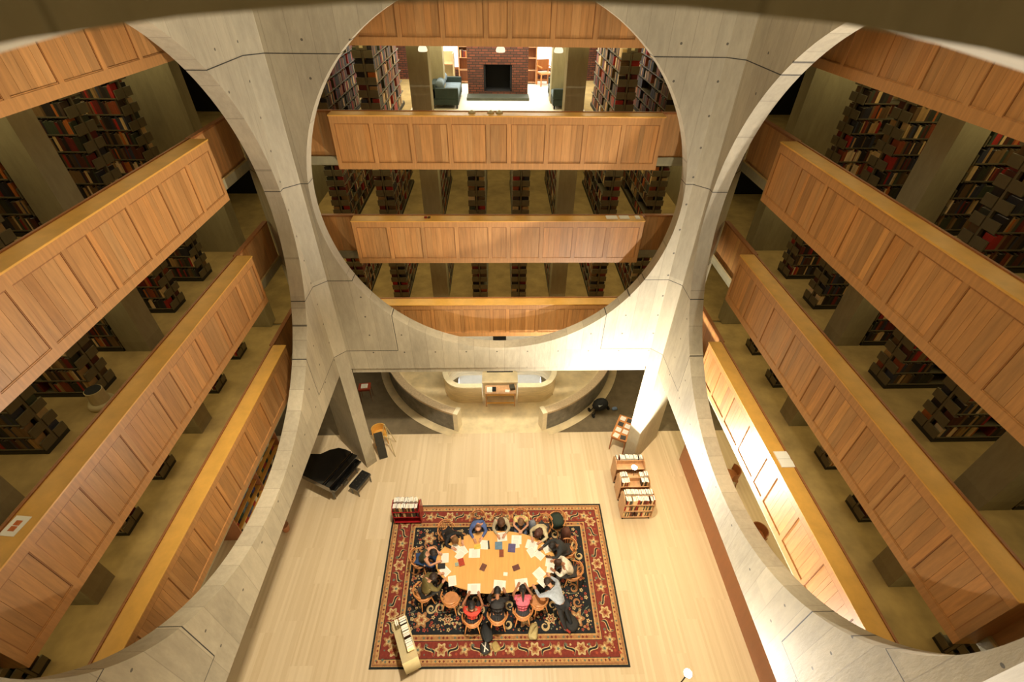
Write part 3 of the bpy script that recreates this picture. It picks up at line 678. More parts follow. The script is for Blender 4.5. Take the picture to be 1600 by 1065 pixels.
# ------------------------------------------------------------------ rug
def rug():
    cs_ = [(-3.6, 3.0), (3.38, 2.94), (3.38, -1.84), (-3.5, -1.74)]
    W, Hh = 7.0, 4.75
    def P(u, v, z):   # u in 0..W, v in 0..Hh (v=0 far)
        a, b = u/W, v/Hh
        x = (1-b)*((1-a)*cs_[0][0]+a*cs_[1][0])+b*((1-a)*cs_[3][0]+a*cs_[2][0]); y = (1-b)*((1-a)*cs_[0][1]+a*cs_[1][1])+b*((1-a)*cs_[3][1]+a*cs_[2][1])
        return (x, y, z)
    cols = [(34, 36, 34), (196, 152, 96), (128, 50, 38), (26, 29, 32), (200, 172, 122), (168, 118, 74), (162, 70, 48), (104, 112, 94), (108, 44, 34)]
    ms = [plain('rug_wool_%d' % i, c, .95, 0, (16, 16, 16), .16) for i, c in enumerate(cols)]
    mb = MB(); R_ = random.Random(3)
    def quad(u0, v0, u1, v1, z, m): mb.add([P(u0, v0, z), P(u1, v0, z), P(u1, v1, z), P(u0, v1, z)], [(0, 1, 2, 3)], m)
    mb.add([P(0, 0, 0), P(W, 0, 0), P(W, Hh, 0), P(0, Hh, 0), P(0, 0, .012), P(W, 0, .012), P(W, Hh, .012), P(0, Hh, .012)], [(0, 3, 2, 1), (4, 5, 6, 7), (0, 1, 5, 4), (1, 2, 6, 5), (2, 3, 7, 6), (3, 0, 4, 7)], 0)
    z = .0125
    for ins, m in ((.055, 1), (.075, 8), (.085, 5), (.13, 1), (.22, 0), (.235, 2), (.64, 0), (.655, 1), (.68, 5), (.76, 1), (.80, 3)):
        quad(ins, ins, W-ins, Hh-ins, z, m); z += .0003
    def poly(pts, m, zz): mb.add([P(u, v, zz) for u, v in pts], [tuple(range(len(pts)))], m)
    zc = [z]
    def nz(): zc[0] += .000004; return zc[0]
    def flower(u, v, r, n, m, ph=0, k=.25): poly([(u+r*(1+k*cos(n*t+ph))*cos(t), v+r*(1+k*cos(n*t+ph))*sin(t)) for t in np.linspace(0, 2*pi, 6*n+1)[:-1]], m, nz())
    def rosette(u, v, r, n=8, a=4, b=5, c=2):
        flower(u, v, r, n, a); flower(u, v, r*.66, n, b, .4); flower(u, v, r*.4, n, a); flower(u, v, r*.2, 5, c)
    def scroll(u, v, r, a0, sg, m, w_=.035, turns=1.9):
        pts = []; n = 18
        for i in range(n+1):
            t = a0+sg*turns*2*pi*i/n*.6; rr = r*(1-.62*i/n); pts.append((u+rr*cos(t), v+rr*sin(t), t, w_*(.35+.9*sin(pi*min(1, (i+2)/n)))))
        for i in range(n):
            (x0, y0, t0, w0), (x1, y1, t1, w1) = pts[i], pts[i+1]
            poly([(x0-w0*cos(t0), y0-w0*sin(t0)), (x1-w1*cos(t1), y1-w1*sin(t1)), (x1+w1*cos(t1), y1+w1*sin(t1)), (x0+w0*cos(t0), y0+w0*sin(t0))], m, zc[0])
        nz()
    def sleaf(u, v, L, ang, sg):
        for (wd, m) in ((.055, 4), (.028, 0)):
            pts = []
            for i in range(13):
                t = i/12; x = (t-.5)*L; y = sg*.07*math.sin(2*pi*t); pts.append((x, y, wd*(sin(pi*t)**.7)+.004))
            up = [(x, y+w_) for x, y, w_ in pts]; dn = [(x, y-w_) for x, y, w_ in pts][::-1]
            poly([(u+x*cos(ang)-y*sin(ang), v+x*sin(ang)+y*cos(ang)) for x, y in up+dn], m, nz())
    # vine lines and motifs of the red main border
    bw = .4375
    def border(n, length, f):
        st = length/n
        for i in range(n):
            c_ = (i+.5)*st
            f(c_, i, st)
    def put(horizontal, side):
        n = 10 if horizontal else 6; L_ = (W if horizontal else Hh)-.6
        for i in range(n):
            c_ = .3+(i+.5)*L_/n
            q = bw if side == 0 else ((Hh if horizontal else W)-bw)
            u, v = (c_, q) if horizontal else (q, c_)
            if i % 2 == 0:
                flower(u, v, .15, 6, 4, k=.22); flower(u, v, .1, 6, 5, k=.2); flower(u, v, .05, 5, 2)
            else:
                flower(u, v, .13, 5, 5, .5, .35); flower(u, v, .08, 5, 4, .5, .3); flower(u, v, .035, 5, 7)
            ang = (0 if horizontal else pi/2)
            off = L_/n/2
            uu, vv = (u+off, v) if horizontal else (u, v+off)
            if i < n-1: sleaf(uu, vv, .42, ang+(pi/3.2 if i % 2 else -pi/3.2), 1 if i % 2 else -1)
            for q_ in range(5):
                a_, b_ = R_.uniform(-.3, .3), R_.uniform(-.17, .17)
                if abs(a_) > .12: flower(*( (u+a_, v+b_) if horizontal else (u+b_, v+a_)), R_.choice([.02, .028]), 5, R_.choice([4, 5, 7, 1]))
            for q_ in (-1, 1):
                a_, b_ = (uu+q_*.09, vv+q_*.1) if horizontal else (uu+q_*.1, vv-q_*.09); flower(a_, b_, .035, 5, 6 if q_ > 0 else 7)
    for h in (True, False):
        for sd in (0, 1): put(h, sd)
    # minor guard flowers
    for g, r, n in ((.165, .026, 60), (.718, .03, 52)):
        for sd in (0, 1):
            for i in range(n):
                u = g+.03+i*(W-2*g-.06)/(n-1); flower(u, g if sd == 0 else Hh-g, r, 4, (2, 5, 7, 8)[i % 4])
            m_ = int(n*.66)
            for i in range(m_):
                v = g+.03+i*(Hh-2*g-.06)/(m_-1); flower(g if sd == 0 else W-g, v, r, 4, (2, 5, 7, 8)[i % 4])
    # field: vines, rosettes, palmettes
    f0, f1, g0, g1 = .86, W-.86, .86, Hh-.86
    for i in range(26):
        u, v = R_.uniform(f0+.2, f1-.2), R_.uniform(g0+.2, g1-.2); pts = []
        a = R_.uniform(0, 6.28); x, y = u, v
        for j in range(26):
            pts.append((x, y)); a += R_.uniform(-.1, .28); x += .05*cos(a); y += .05*sin(a)
            if not (f0 < x < f1 and g0 < y < g1): break
        for (x0, y0), (x1, y1) in zip(pts, pts[1:]):
            dx, dy = x1-x0, y1-y0; l_ = math.hypot(dx, dy); nx, ny = -dy/l_*.009, dx/l_*.009
            poly([(x0+nx, y0+ny), (x1+nx, y1+ny), (x1-nx, y1-ny), (x0-nx, y0-ny)], 6 if i % 2 else 7, zc[0])
        nz()
    placed = []
    def free(u, v, r):
        if not (f0+r*.8 < u < f1-r*.8 and g0+r*.8 < v < g1-r*.8): return False
        return all(math.hypot(u-a, v-b) > r+c_ for a, b, c_ in placed)
    for i in range(7):
        for j, v in enumerate((g0+.32, (g0+g1)/2, g1-.32)):
            u = f0+.42+i*(f1-f0-.84)/6
            if (i+j) % 2 == 0: rosette(u, v, .19, 8 if i % 2 else 6, 5, 4, 2); placed.append((u, v, .2))
            else: rosette(u, v, .13, 6, 4, 2, 3); placed.append((u, v, .15))
    for q in range(6000):
        u, v = R_.uniform(f0, f1), R_.uniform(g0, g1); r = R_.choice([.13, .1, .06, .045, .03, .025])
        if q < 260: r = .15
        if not free(u, v, r*.8): continue
        placed.append((u, v, r*.9))
        if r > .12: scroll(u, v, r*.85, R_.uniform(0, 6.28), R_.choice([-1, 1]), R_.choice([4, 5]), .026)
        elif r > .08: flower(u, v, r*.75, 3, R_.choice([5, 4]), R_.uniform(0, 6), .45); flower(u, v, r*.4, 3, 2)
        elif r > .04: flower(u, v, r*.8, 5, R_.choice([4, 4, 5, 6])); flower(u, v, r*.3, 5, 3)
        else: flower(u, v, r*.7, 4, R_.choice([4, 6, 2, 7]))
    o = mb.build('oriental_rug', ms); tag(o, 'large oriental rug with navy field and red floral border under the oval table', 'rug')
rug()
RZ = .0165

# ------------------------------------------------------------------ oval table and things on it
TX, TY, TR, TS = -.17, .70, 1.75, .92; TZ = RZ+.75
e = thing('oval_table', 'big oval maple table standing on the oriental rug', 'table', (TX, TY, RZ))
mb = MB(); mb.prism([(TR*cos(t), TS*sin(t)) for t in np.linspace(0, 2*pi, 73)[:-1]], .70, .75); mb.build('table_top', M['table'], e, bevel=.01)
mb = MB(); mb.prism([(TR*.86*cos(t), TS*.82*sin(t)) for t in np.linspace(0, 2*pi, 49)[:-1]], .62, .70); mb.build('apron', M['chair'], e)
for a in (-.8, .8):
    mb = MB(); mb.tube([(a, 0, .02), (a, 0, .1), (a, 0, .62)], [.3, .09, .09], 12); mb.build('pedestal', M['chair'], e)
def sheet(x, y, rot, label, w_=.215, h=.28, mat='paper', th=.002, name='paper_sheet', z=None, group='papers on the oval table'):
    mb = MB(); mb.box(-w_/2, w_/2, -h/2, h/2, 0, th)
    return tag(mb.build(name, M[mat] if isinstance(mat, str) else mat, loc=(x, y, (TZ+.0003) if z is None else z), rot=rot), label, 'paper' if 'sheet' in name else name.split('_')[-1], group)
S = [(-1.36, 1.10, .9, 'printed sheet under the arms of the black-shirted reader'), (-1.14, 1.02, .6, 'white sheet lying right of the black-shirted reader'), (-1.22, .88, -.6, 'slanted white sheet above the orange book'),
     (-1.66, .80, .05, 'single white sheet in front of the reader in the green vest'), (-.80, .93, 0, 'wide sheet with pink printing in front of the blue-shirted man', .33),
     (-.52, 1.18, -.1, 'printed sheet under the hands of the blue-shirted man', .26), (.02, 1.42, .1, 'white sheet held by the reader in beige', .3), (.46, 1.32, -.05, 'white sheet in front of the reader in yellow', .3), (.43, 1.2, .1, 'second white sheet overlapping the purple folder'),
     (.92, 1.14, -.35, 'open printed pages in front of the brown-haired reader', .36), (.90, .92, .5, 'white sheet below the open printed pages'), (1.12, .83, .8, 'white sheet lying diagonally by the dark-shirted man'), (1.35, 1.04, .4, 'crumpled sheet under the arm of the dark-shirted man'),
     (1.4, .62, -.2, 'white sheet in front of the reader in white'), (1.42, .45, -.2, 'lower white sheet in front of the reader in white'), (1.08, .29, .7, 'open pages beside the hand of the grey-blue-shirted man', .3), (1.16, .06, .8, 'cream page under the grey-blue-shirted man'),
     (.56, .02, .1, 'open pages in front of the reader in pink', .36), (-.06, -.01, -.1, 'white sheets in front of the reader in the black jacket', .34), (-.78, -.09, 0, 'white pages held by the reader in red', .36),
     (-1.40, .14, .15, 'printed newsletter left of the reader in red', .22), (-1.62, .42, .8, 'white sheet beside the reader in olive', .22)]
for i, t in enumerate(S):
    sheet(t[0], t[1], t[2], t[3], *(t[4:5] or (.215,)), z=TZ+.0003+i*.0001)
sheet(.11, .30, -.1, 'small white card in the middle near edge of the table', .12, .1, 'paperb', name='note_card')
def tbook(x, y, rot, rgb, label, w_=.16, h=.22, th=.022, name='book_on_table'):
    o = thing(name, label, 'book', (x, y, TZ+.0035), rot, 'books on the oval table')
    mb = MB(); mb.box(-w_/2, w_/2, -h/2, h/2, 0, .003); mb.box(-w_/2, w_/2, -h/2, h/2, th-.003, th); mb.box(-w_/2, -w_/2+.004, -h/2, h/2, .003, th-.003); mb.build('cover', cmat(rgb), o)
    mb = MB(); mb.box(-w_/2+.005, w_/2-.004, -h/2+.004, h/2-.004, .003, th-.003); mb.build('page_block', M['paperb'], o)
tbook(-1.17, .66, .3, (178, 60, 34), 'orange-red book near the left end of the table')
tbook(-1.30, .60, .2, (160, 176, 160), 'small pale green book beside the orange-red one', .1, .1)
tbook(-.53, .50, -.45, (112, 66, 48), 'brown book lying at the centre left of the table', .15, .2)
tbook(.42, .47, .35, (104, 58, 50), 'dark reddish brown book at the centre right of the table', .2, .15)
tbook(-.0, .90, 0, (140, 70, 40), 'tall brown book with a white label below the blue folder', .13, .22)
tbook(-.08, 1.14, 0, (104, 136, 160), 'blue folder lying in front of the reader in beige', .22, .24, .01, 'blue_folder')
tbook(.31, 1.06, -.1, (92, 84, 128), 'purple folder partly under white sheets', .22, .26, .01, 'purple_folder')
tbook(-.38, 1.17, .1, (60, 58, 52), 'dark notebook edge beside the hands of the blue-shirted man', .05, .26, .012, 'dark_notebook')
tbook(-.72, 1.12, .1, (226, 196, 84), 'yellow notepad left of the blue-shirted man', .2, .14, .006, 'yellow_notepad')
tbook(-1.74, .56, .05, (30, 30, 32), 'black tablet folder at the left tip of the table', .22, .16, .015, 'black_folder')

# ------------------------------------------------------------------ people
def skinmesh(name, nodes, edges, mat, parent, root=0, sub=1, extra=None):
    """nodes: name -> (co, radius); edges: list of name pairs. Grows one continuous skin surface."""
    keys = list(nodes); ix = {k: i for i, k in enumerate(keys)}
    me = bpy.data.meshes.new(name); me.from_pydata([nodes[k][0] for k in keys], [(ix[a], ix[b]) for a, b in edges], [])
    o = bpy.data.objects.new(name, me); C.objects.link(o); m = o.modifiers.new('skin', 'SKIN')
    for i, k in enumerate(keys):
        sv = me.skin_vertices[0].data[i]; r = nodes[k][1]; sv.radius = (r, r) if isinstance(r, float) else r; sv.use_root = (i == root)
    s = o.modifiers.new('sub', 'SUBSURF'); s.levels = sub; s.render_levels = sub
    bpy.context.view_layer.update(); dg = bpy.context.evaluated_depsgraph_get(); nm = bpy.data.meshes.new_from_object(o.evaluated_get(dg))
    o.modifiers.clear(); o.data = nm; nm.materials.clear(); nm.materials.append(mat); nm.polygons.foreach_set('use_smooth', [True]*len(nm.polygons)); nm.name = name
    o.parent = parent; return o
def person(label, head, facing, lean, shirt, trousers, hair_rgb, skin='skin', sleeves='long', hair='short', tilt=25, hands=None, stand=False, group='people at the oval table', hscale=1.0, chair_lab=None, bald=False, legs_back=False):
    a = radians(lean); tl = a+radians(tilt); hz = .56 if not stand else .92
    d = Vector((0, sin(a), cos(a))); dh = Vector((0, sin(tl), cos(tl)))
    H0 = Vector((0, 0, hz)); nb = H0+.50*d; hd = nb+.17*dh
    fa = math.atan2(facing[1], facing[0])-pi/2
    R = Matrix.Rotation(fa, 4, 'Z'); off = R @ Vector((0, hd.y, 0)); loc = Vector((head[0], head[1], 0))-off
    e = thing('person', label, 'person', (loc.x, loc.y, RZ), fa, group)
    sh = {s: H0+.43*d+Vector((s*.175, 0, 0)) for s in (-1, 1)}
    tz = .79
    hands = hands or [(-.12, .40), (.13, .38)]
    N = {}; Eg = []
    N['pel'] = (H0, (.13, .10)); N['waist'] = (H0+.16*d, (.12, .09)); N['chest'] = (H0+.34*d, (.14, .105)); N['nb'] = (nb, .055); N['neck'] = (nb+.05*dh, .05)
    N['jaw'] = (nb+.10*dh, .068); N['hd'] = (hd+.01*dh, (.083, .095)); N['crown'] = (hd+.085*dh, .06)
    Eg += [('pel', 'waist'), ('waist', 'chest'), ('chest', 'nb'), ('nb', 'neck'), ('neck', 'jaw'), ('jaw', 'hd'), ('hd', 'crown')]
    fn = Vector((0, cos(tl), -sin(tl)))      # face normal
    N['nose'] = (hd+fn*.105-dh*.01, .011); Eg.append(('hd', 'nose'))
    for s in (-1, 1): N['ear%d' % s] = (hd+Vector((s*.088, 0, 0)), .014); Eg.append(('hd', 'ear%d' % s))
    for s in (-1, 1):
        S_ = sh[s]; hx, hy = hands[0 if s < 0 else 1]; Hn = Vector((hx, hy+loc_y0(hd, 0), tz))
        mid = (S_+Hn)/2; El = Vector((mid.x+s*.10, mid.y-.03, max(.80, mid.z-.10) if not stand else mid.z-.08))
        if (El-S_).length > .34: El = S_+(El-S_).normalized()*.31
        W_ = Hn; v = (W_-El)
        if v.length > .30: W_ = El+v.normalized()*.28
        if W_.z < tz: W_.z = tz
        v = (W_-El).normalized(); v.z = min(v.z, 0)*.2; v.normalize()
        k = str(s)
        N['s'+k] = (S_, .06); N['u'+k] = ((S_+El)/2, .048); N['e'+k] = (El, .04); N['f'+k] = ((El+W_)/2, .034); N['w'+k] = (W_, .026); N['p'+k] = (W_+v*.05, (.038, .018))
        Eg += [('chest', 's'+k), ('s'+k, 'u'+k), ('u'+k, 'e'+k), ('e'+k, 'f'+k), ('f'+k, 'w'+k), ('w'+k, 'p'+k)]
        sd = Vector((-v.y, v.x, 0)).normalized()
        for fi, (o_, L_) in enumerate(((-.028, .062), (-.010, .074), (.010, .07), (.027, .055))):
            b = W_+v*.085+sd*o_; t_ = b+v*L_*.55+Vector((0, 0, .004)); t2 = b+v*L_-Vector((0, 0, .008))
            N['k%s%d' % (k, fi)] = (b, .010); N['m%s%d' % (k, fi)] = (t_, .009); N['t%s%d' % (k, fi)] = (t2, .0075)
            Eg += [('p'+k, 'k%s%d' % (k, fi)), ('k%s%d' % (k, fi), 'm%s%d' % (k, fi)), ('m%s%d' % (k, fi), 't%s%d' % (k, fi))]
        th = W_+v*.035+sd*(-s*-1)*.045; N['h'+k] = (th, .011); N['g'+k] = (th+v*.035+sd*s*.006, .009); Eg += [('w'+k, 'h'+k), ('h'+k, 'g'+k)]
        hp = H0+Vector((s*.095, .0, -.03))
        if stand: kn = Vector((s*.10, .03 if not legs_back else -.12, .50)); an = Vector((s*.11, -.02 if not legs_back else -.34, .09)); to = an+Vector((s*.02, .14, -.05))
        else: kn = Vector((s*.14, .40, .54)); an = Vector((s*.13, .36, .09)); to = an+Vector((s*.02, .14, -.05))
        N['l'+k] = (hp, .085); N['kn'+k] = (kn, .06); N['c'+k] = (kn*.6+an*.4, .052); N['an'+k] = (an, .036); N['to'+k] = (to, .032)
        Eg += [('pel', 'l'+k), ('l'+k, 'kn'+k), ('kn'+k, 'c'+k), ('c'+k, 'an'+k), ('an'+k, 'to'+k)]
    body = skinmesh('body', N, Eg, M[skin], e)
    # shirt
    G = lambda k, g: (N[k][0], tuple(x+g for x in N[k][1]) if isinstance(N[k][1], tuple) else N[k][1]+g)
    ks = ['pel', 'waist', 'chest', 'nb']; T_ = {k: G(k, .034) for k in ks}; T_['nb'] = (nb-.03*d, .088); T_['cn'] = (H0+.41*d, (.15, .125)); Te = [('pel', 'waist'), ('waist', 'chest'), ('chest', 'cn'), ('cn', 'nb')]
    for s in ('-1', '1'):
        T_['s'+s] = G('s'+s, .026); T_['u'+s] = G('u'+s, .02); Te += [('chest', 's'+s), ('s'+s, 'u'+s)]
        if sleeves == 'long': T_['e'+s] = G('e'+s, .014); T_['f'+s] = G('f'+s, .012); T_['w'+s] = (N['f'+s][0]*.15+N['w'+s][0]*.85, .038); Te += [('u'+s, 'e'+s), ('e'+s, 'f'+s), ('f'+s, 'w'+s)]
        elif sleeves == 'none': del T_['u'+s]; Te.remove(('s'+s, 'u'+s))
    skinmesh('shirt', T_, Te, cmat(shirt), e)
    T_ = {'pel': (H0+.03*d, (.152, .118))}; Te = []
    for s in ('-1', '1'):
        for k, g in (('l', .014), ('kn', .016), ('c', .016)): T_[k+s] = G(k+s, g)
        T_['an'+s] = (N['an'+s][0]+Vector((0, 0, .03)), .052); Te += [('pel', 'l'+s), ('l'+s, 'kn'+s), ('kn'+s, 'c'+s), ('c'+s, 'an'+s)]
    skinmesh('trousers', T_, Te, cmat(trousers), e)
    for s in ('-1', '1'):
        A_, B_ = N['an'+s][0], N['to'+s][0]; mb = MB(); mb.T = Matrix.Translation((A_+B_)/2+Vector((0, 0, -.012)))
        mb.ell((0, 0, 0), (.048, .135, .045)); mb.build('shoe', cmat((34, 30, 28)), e, smooth=True)
    # eyes, mouth
    mb = MB()
    for s in (-1, 1): mb.ell(tuple(hd+fn*.088+Vector((s*.032, 0, 0))+dh*.012), (.011, .008, .008), 0, 8, 6)
    mb.build('eye', M['black'], body)
    mb = MB(); mb.ell(tuple(hd+fn*.084-dh*.055), (.024, .008, .008), 0, 8, 6); mb.build('mouth', cmat((150, 70, 60)), body)
    # hair
    mb = MB(); Rt = Matrix.Rotation(-tl, 4, 'X'); mb.T = Matrix.Translation(hd) @ Rt
    vs = []; fs = []; nu, nv = 20, 9; rr = random.Random(hash(label) % 1000)
    front = radians(52 if hair != 'bald' else 20)
    for j in range(nv+1):
        for i in range(nu):
            az = 2*pi*i/nu; f_ = max(0, sin(az)); lim = radians(118)*(1-f_)+radians(62)*f_
            if hair == 'bald': lim = radians(112)*(1-f_)+radians(66)*f_
            t = lim*j/nv if hair != 'bald' else radians(62)+(lim-radians(62))*j/nv
            r_ = 1+rr.uniform(-.05, .10)
            vs.append((.099*r_*sin(t)*cos(az), .112*r_*sin(t)*sin(az), .118*r_*cos(t)))
    for j in range(nv):
        for i in range(nu): fs.append((j*nu+i, (j+1)*nu+i, (j+1)*nu+(i+1) % nu, j*nu+(i+1) % nu))
    mb.add(vs, fs)
    back = -fn
    if hair == 'long':
        mb.T = None
        for q in range(9):
            az = radians(-180+180*q/8); b0 = hd+Vector((.085*cos(az), 0, 0))+back*.085*abs(sin(az))+dh*.01; l_ = .26 if abs(cos(az)) > .5 else .3
            mb.tube([b0, b0-dh*l_*.4+back*.02, b0-dh*l_*.7+back*.015-Vector((0, 0, .03)), b0-dh*l_*.9-Vector((0, 0, .07))], [.036, .036, .03, .012], 8)
    if hair == 'ponytail':
        mb.T = None; b0 = hd+back*.10+dh*.03
        mb.tube([b0, b0+back*.05-dh*.04, b0+back*.05-dh*.16-Vector((0, 0, .02)), b0+back*.03-dh*.30-Vector((0, 0, .04))], [.028, .042, .038, .012], 10)
    mb.build('hair', cmat(hair_rgb, .6), e, smooth=True)
    return e, loc, fa
def loc_y0(hd, _): return hd.y-.02
PP = [
 ('person in a black shirt leaning far over papers at the upper left of the table', (-1.38, 1.24), (.55, -.83), 48, (22, 20, 20), (40, 38, 40), (128, 90, 52), 'skin', 'long', 'short', 20, [(-.2, .1), (.16, .1)]),
 ('balding man in a blue shirt writing at the far side of the table', (-.70, 1.55), (.05, -1), 34, (84, 104, 158), (60, 62, 70), (120, 84, 60), 'skin', 'long', 'bald', 30, [(-.1, .2), (.14, .22)]),
 ('person in a beige top with long brown hair holding a sheet at the far side', (.0, 1.66), (.0, -1), 26, (196, 182, 150), (70, 66, 60), (92, 58, 36), 'skin', 'long', 'long', 28, [(-.12, .2), (.12, .22)]),
 ('person in a pale yellow top resting chin on hands at the far side', (.60, 1.70), (-.05, -1), 22, (224, 204, 130), (96, 110, 140), (120, 84, 54), 'skin', 'short', 'short', 40, [(-.06, .12), (.06, .12)]),
 ('person with long brown hair in a pale top bent low at the upper right', (1.10, 1.36), (-.45, -.9), 46, (206, 190, 150), (60, 58, 56), (84, 46, 32), 'skin', 'long', 'long', 22, [(-.15, .1), (.15, .1)]),
 ('man in a dark grey shirt reaching across papers at the right end', (1.50, .98), (-.96, -.2), 40, (44, 46, 46), (56, 50, 44), (30, 22, 18), 'skin2', 'long', 'short', 20, [(-.22, .12), (.12, .28)]),
 ('person in a white shirt looking down at the right end of the table', (1.62, .46), (-1, .12), 34, (232, 222, 200), (64, 60, 56), (70, 44, 30), 'skin3', 'long', 'short', 30, [(-.14, .1), (.2, .1)]),
 ('man in a pale blue-grey shirt half standing, leaning in from the lower right', (1.26, -.14), (-.62, .78), 62, (176, 184, 194), (30, 32, 34), (50, 38, 28), 'skin', 'long', 'short', 10, [(-.26, .22), (.3, .2)]),
 ('person in a pink shirt with a dark ponytail at the near side', (.57, -.28), (0, 1), 20, (214, 100, 116), (50, 48, 52), (32, 24, 20), 'skin3', 'short', 'ponytail', 36, [(-.14, .22), (.14, .2)]),
 ('person in a black jacket with dark hair at the middle of the near side', (-.12, -.30), (0, 1), 30, (30, 26, 25), (34, 32, 32), (24, 18, 16), 'skin3', 'long', 'short', 30, [(-.15, .1), (.22, .1)]),
 ('person in a red shirt sitting back and holding white pages at the near side', (-.80, -.70), (.05, 1), 2, (206, 62, 44), (30, 28, 28), (26, 20, 18), 'skin3', 'short', 'short', 6, [(-.17, .42), (.17, .42)]),
 ('person in an olive sweater at the lower left end of the table', (-1.90, .10), (.85, .52), 22, (112, 98, 52), (46, 42, 36), (52, 34, 24), 'skin', 'long', 'short', 30, [(-.14, .24), (.14, .22)]),
 ('person in a dark green vest and jeans at the left end of the table', (-1.98, .82), (.95, -.1), 34, (66, 68, 48), (52, 78, 120), (38, 28, 22), 'skin', 'none', 'short', 25, [(-.16, .12), (.16, .14)]),
]
for i, p in enumerate(PP):
    lab, hd_, fc, lean, sh_, tr_, hr, sk, sl, hs, tl_, hn = p
    st = i == 7
    e, loc, fa = person(lab, hd_, fc, lean, sh_, tr_, hr, sk, sl, hs, tl_, hn, stand=st, legs_back=st)
    who = lab.split(' at ')[0].split(' leaning')[0].split(' writing')[0].split(' holding')[0].split(' resting')[0].split(' bent')[0].split(' reaching')[0].split(' looking')[0].split(' half')[0].split(' sitting')[0]
    if not st: chair((loc.x-.03*cos(fa+pi/2), loc.y-.03*sin(fa+pi/2), RZ), fa, 'maple spindle chair under the '+who)
chair((-1.42, -.24, RZ), radians(-18), 'empty maple spindle chair pushed in at the lower left of the table')
chair((1.02, -.36, RZ), radians(25), 'empty maple spindle chair between the pink and pale blue shirts')
chair((1.76, 1.98, RZ), radians(140), 'maple spindle chair piled with a coat at the upper right of the table')

# bags and coats around the table
def blob(name, label, cat, loc, r, mat, rot=0, straps=None, group=None, extra=None):
    e = thing(name, label, cat, loc, rot, group)
    mb = MB(); n = 16; vs = []; fs = []; rr = random.Random(len(label)); nv = 10
    for j in range(nv+1):
        t = pi*j/nv
        for i in range(n):
            az = 2*pi*i/n; k = 1+rr.uniform(-.1, .1); p_ = .7
            vs.append((r[0]*k*math.copysign(abs(sin(t)*cos(az))**p_, cos(az)), r[1]*k*math.copysign(abs(sin(t)*sin(az))**p_, sin(az)), r[2]+r[2]*math.copysign(abs(cos(t))**.7, cos(t))))
    for j in range(nv):
        for i in range(n): fs.append((j*n+i, (j+1)*n+i, (j+1)*n+(i+1) % n, j*n+(i+1) % n))
    mb.add(vs, fs); mb.build('bag_body' if cat == 'bag' else 'folds', mat, e, smooth=True)
    if straps:
        for (pts, rs, m2) in straps: mb = MB(); mb.tube(pts, rs, 8); mb.build('strap', m2, e, smooth=True)
    return e
bk_ = cmat((26, 28, 28))
blob('backpack', 'black backpack lying on the rug behind the black jacket chair', 'bag', (-.42, -.98, RZ), (.16, .24, .11), bk_, .2, [([(-.08, -.2, .2), (-.12, 0, .26), (-.08, .18, .2)], .015, bk_), ([(.08, -.2, .2), (.12, 0, .26), (.08, .18, .2)], .015, bk_)])
blob('shoulder_bag', 'black and white patterned bag on the rug, nearest the camera', 'bag', (-.46, -1.34, RZ), (.13, .15, .08), cmat((38, 38, 36)), .4, [([(-.06, -.1, .15), (.0, 0, .18), (.06, .1, .15)], .018, cmat((220, 214, 200))), ([(.05, -.11, .15), (-.02, .02, .18), (-.05, .12, .15)], .012, cmat((220, 214, 200)))])
blob('paper_bag', 'small yellow-brown bag beside the patterned bag on the rug', 'bag', (-.17, -1.3, RZ), (.10, .13, .04), cmat((176, 150, 88)), .5)
blob('tote_bag', 'pale olive tote bag on the rug behind the pink-shirt chair', 'bag', (.86, -.98, RZ), (.13, .2, .12), cmat((178, 160, 106)), -.2, [([(-.05, -.1, .22), (0, 0, .34), (.05, .1, .22)], .012, cmat((150, 130, 80)))])
blob('floor_coat', 'dark coat with red lining dropped on the rug at the lower right', 'coat', (1.9, -.75, RZ), (.2, .26, .07), cmat((40, 38, 36)), .7, [([(-.2, -.2, .1), (-.24, 0, .12), (-.2, .16, .1)], .03, cmat((170, 56, 40)))])
blob('chair_coat', 'dark green and brown coats heaped on the chair at the upper right', 'coat', (1.76, 1.98, RZ+.468), (.22, .24, .17), cmat((30, 46, 34)), .3)
blob('brown_coat', 'brown coat hanging beside the green coats on the upper right chair', 'coat', (2.02, 1.60, RZ), (.15, .16, .4), cmat((92, 52, 36)), .3)
blob('plaid_jacket', 'grey and white jacket slung beside the reader in yellow', 'coat', (1.0, 1.98, RZ), (.13, .14, .3), cmat((128, 132, 142)), .3)

# ------------------------------------------------------------------ book carts
def cart_books(cx, cy, rot, x0, x1, yo, z, depth, side, desc, grp, tilt=0, fill=1.0, hmax=.25, cream=True, base=None, lim=40):
    x = x0; n = 0; T0 = Matrix.Translation((cx, cy, 0)) @ Matrix.Rotation(rot, 4, 'Z')
    posw = ['first', 'second', 'third', 'fourth', 'fifth', 'sixth', 'seventh', 'eighth', 'ninth', 'tenth', 'eleventh', 'twelfth', 'thirteenth', 'fourteenth', 'fifteenth', 'sixteenth', 'seventeenth', 'eighteenth', 'nineteenth', 'twentieth']
    while x < x1-.03 and n < lim:
        w_ = rc(.03, .056); ci = random.choice([0, 1, 2, 5, 7, 8, 10, 11, 13, 14, 14, 7]); h = rc(.19, hmax)
        if random.random() > fill: x += w_; continue
        P = T0 @ Vector((x+w_/2, yo, z))
        single_book(0, depth, 0, w_-.003, h, ci, P, rot+(-pi/2 if side < 0 else pi/2), '%s book, %s from left, %s' % (PN[ci], posw[min(n, 19)], desc), grp)
        x += w_; n += 1
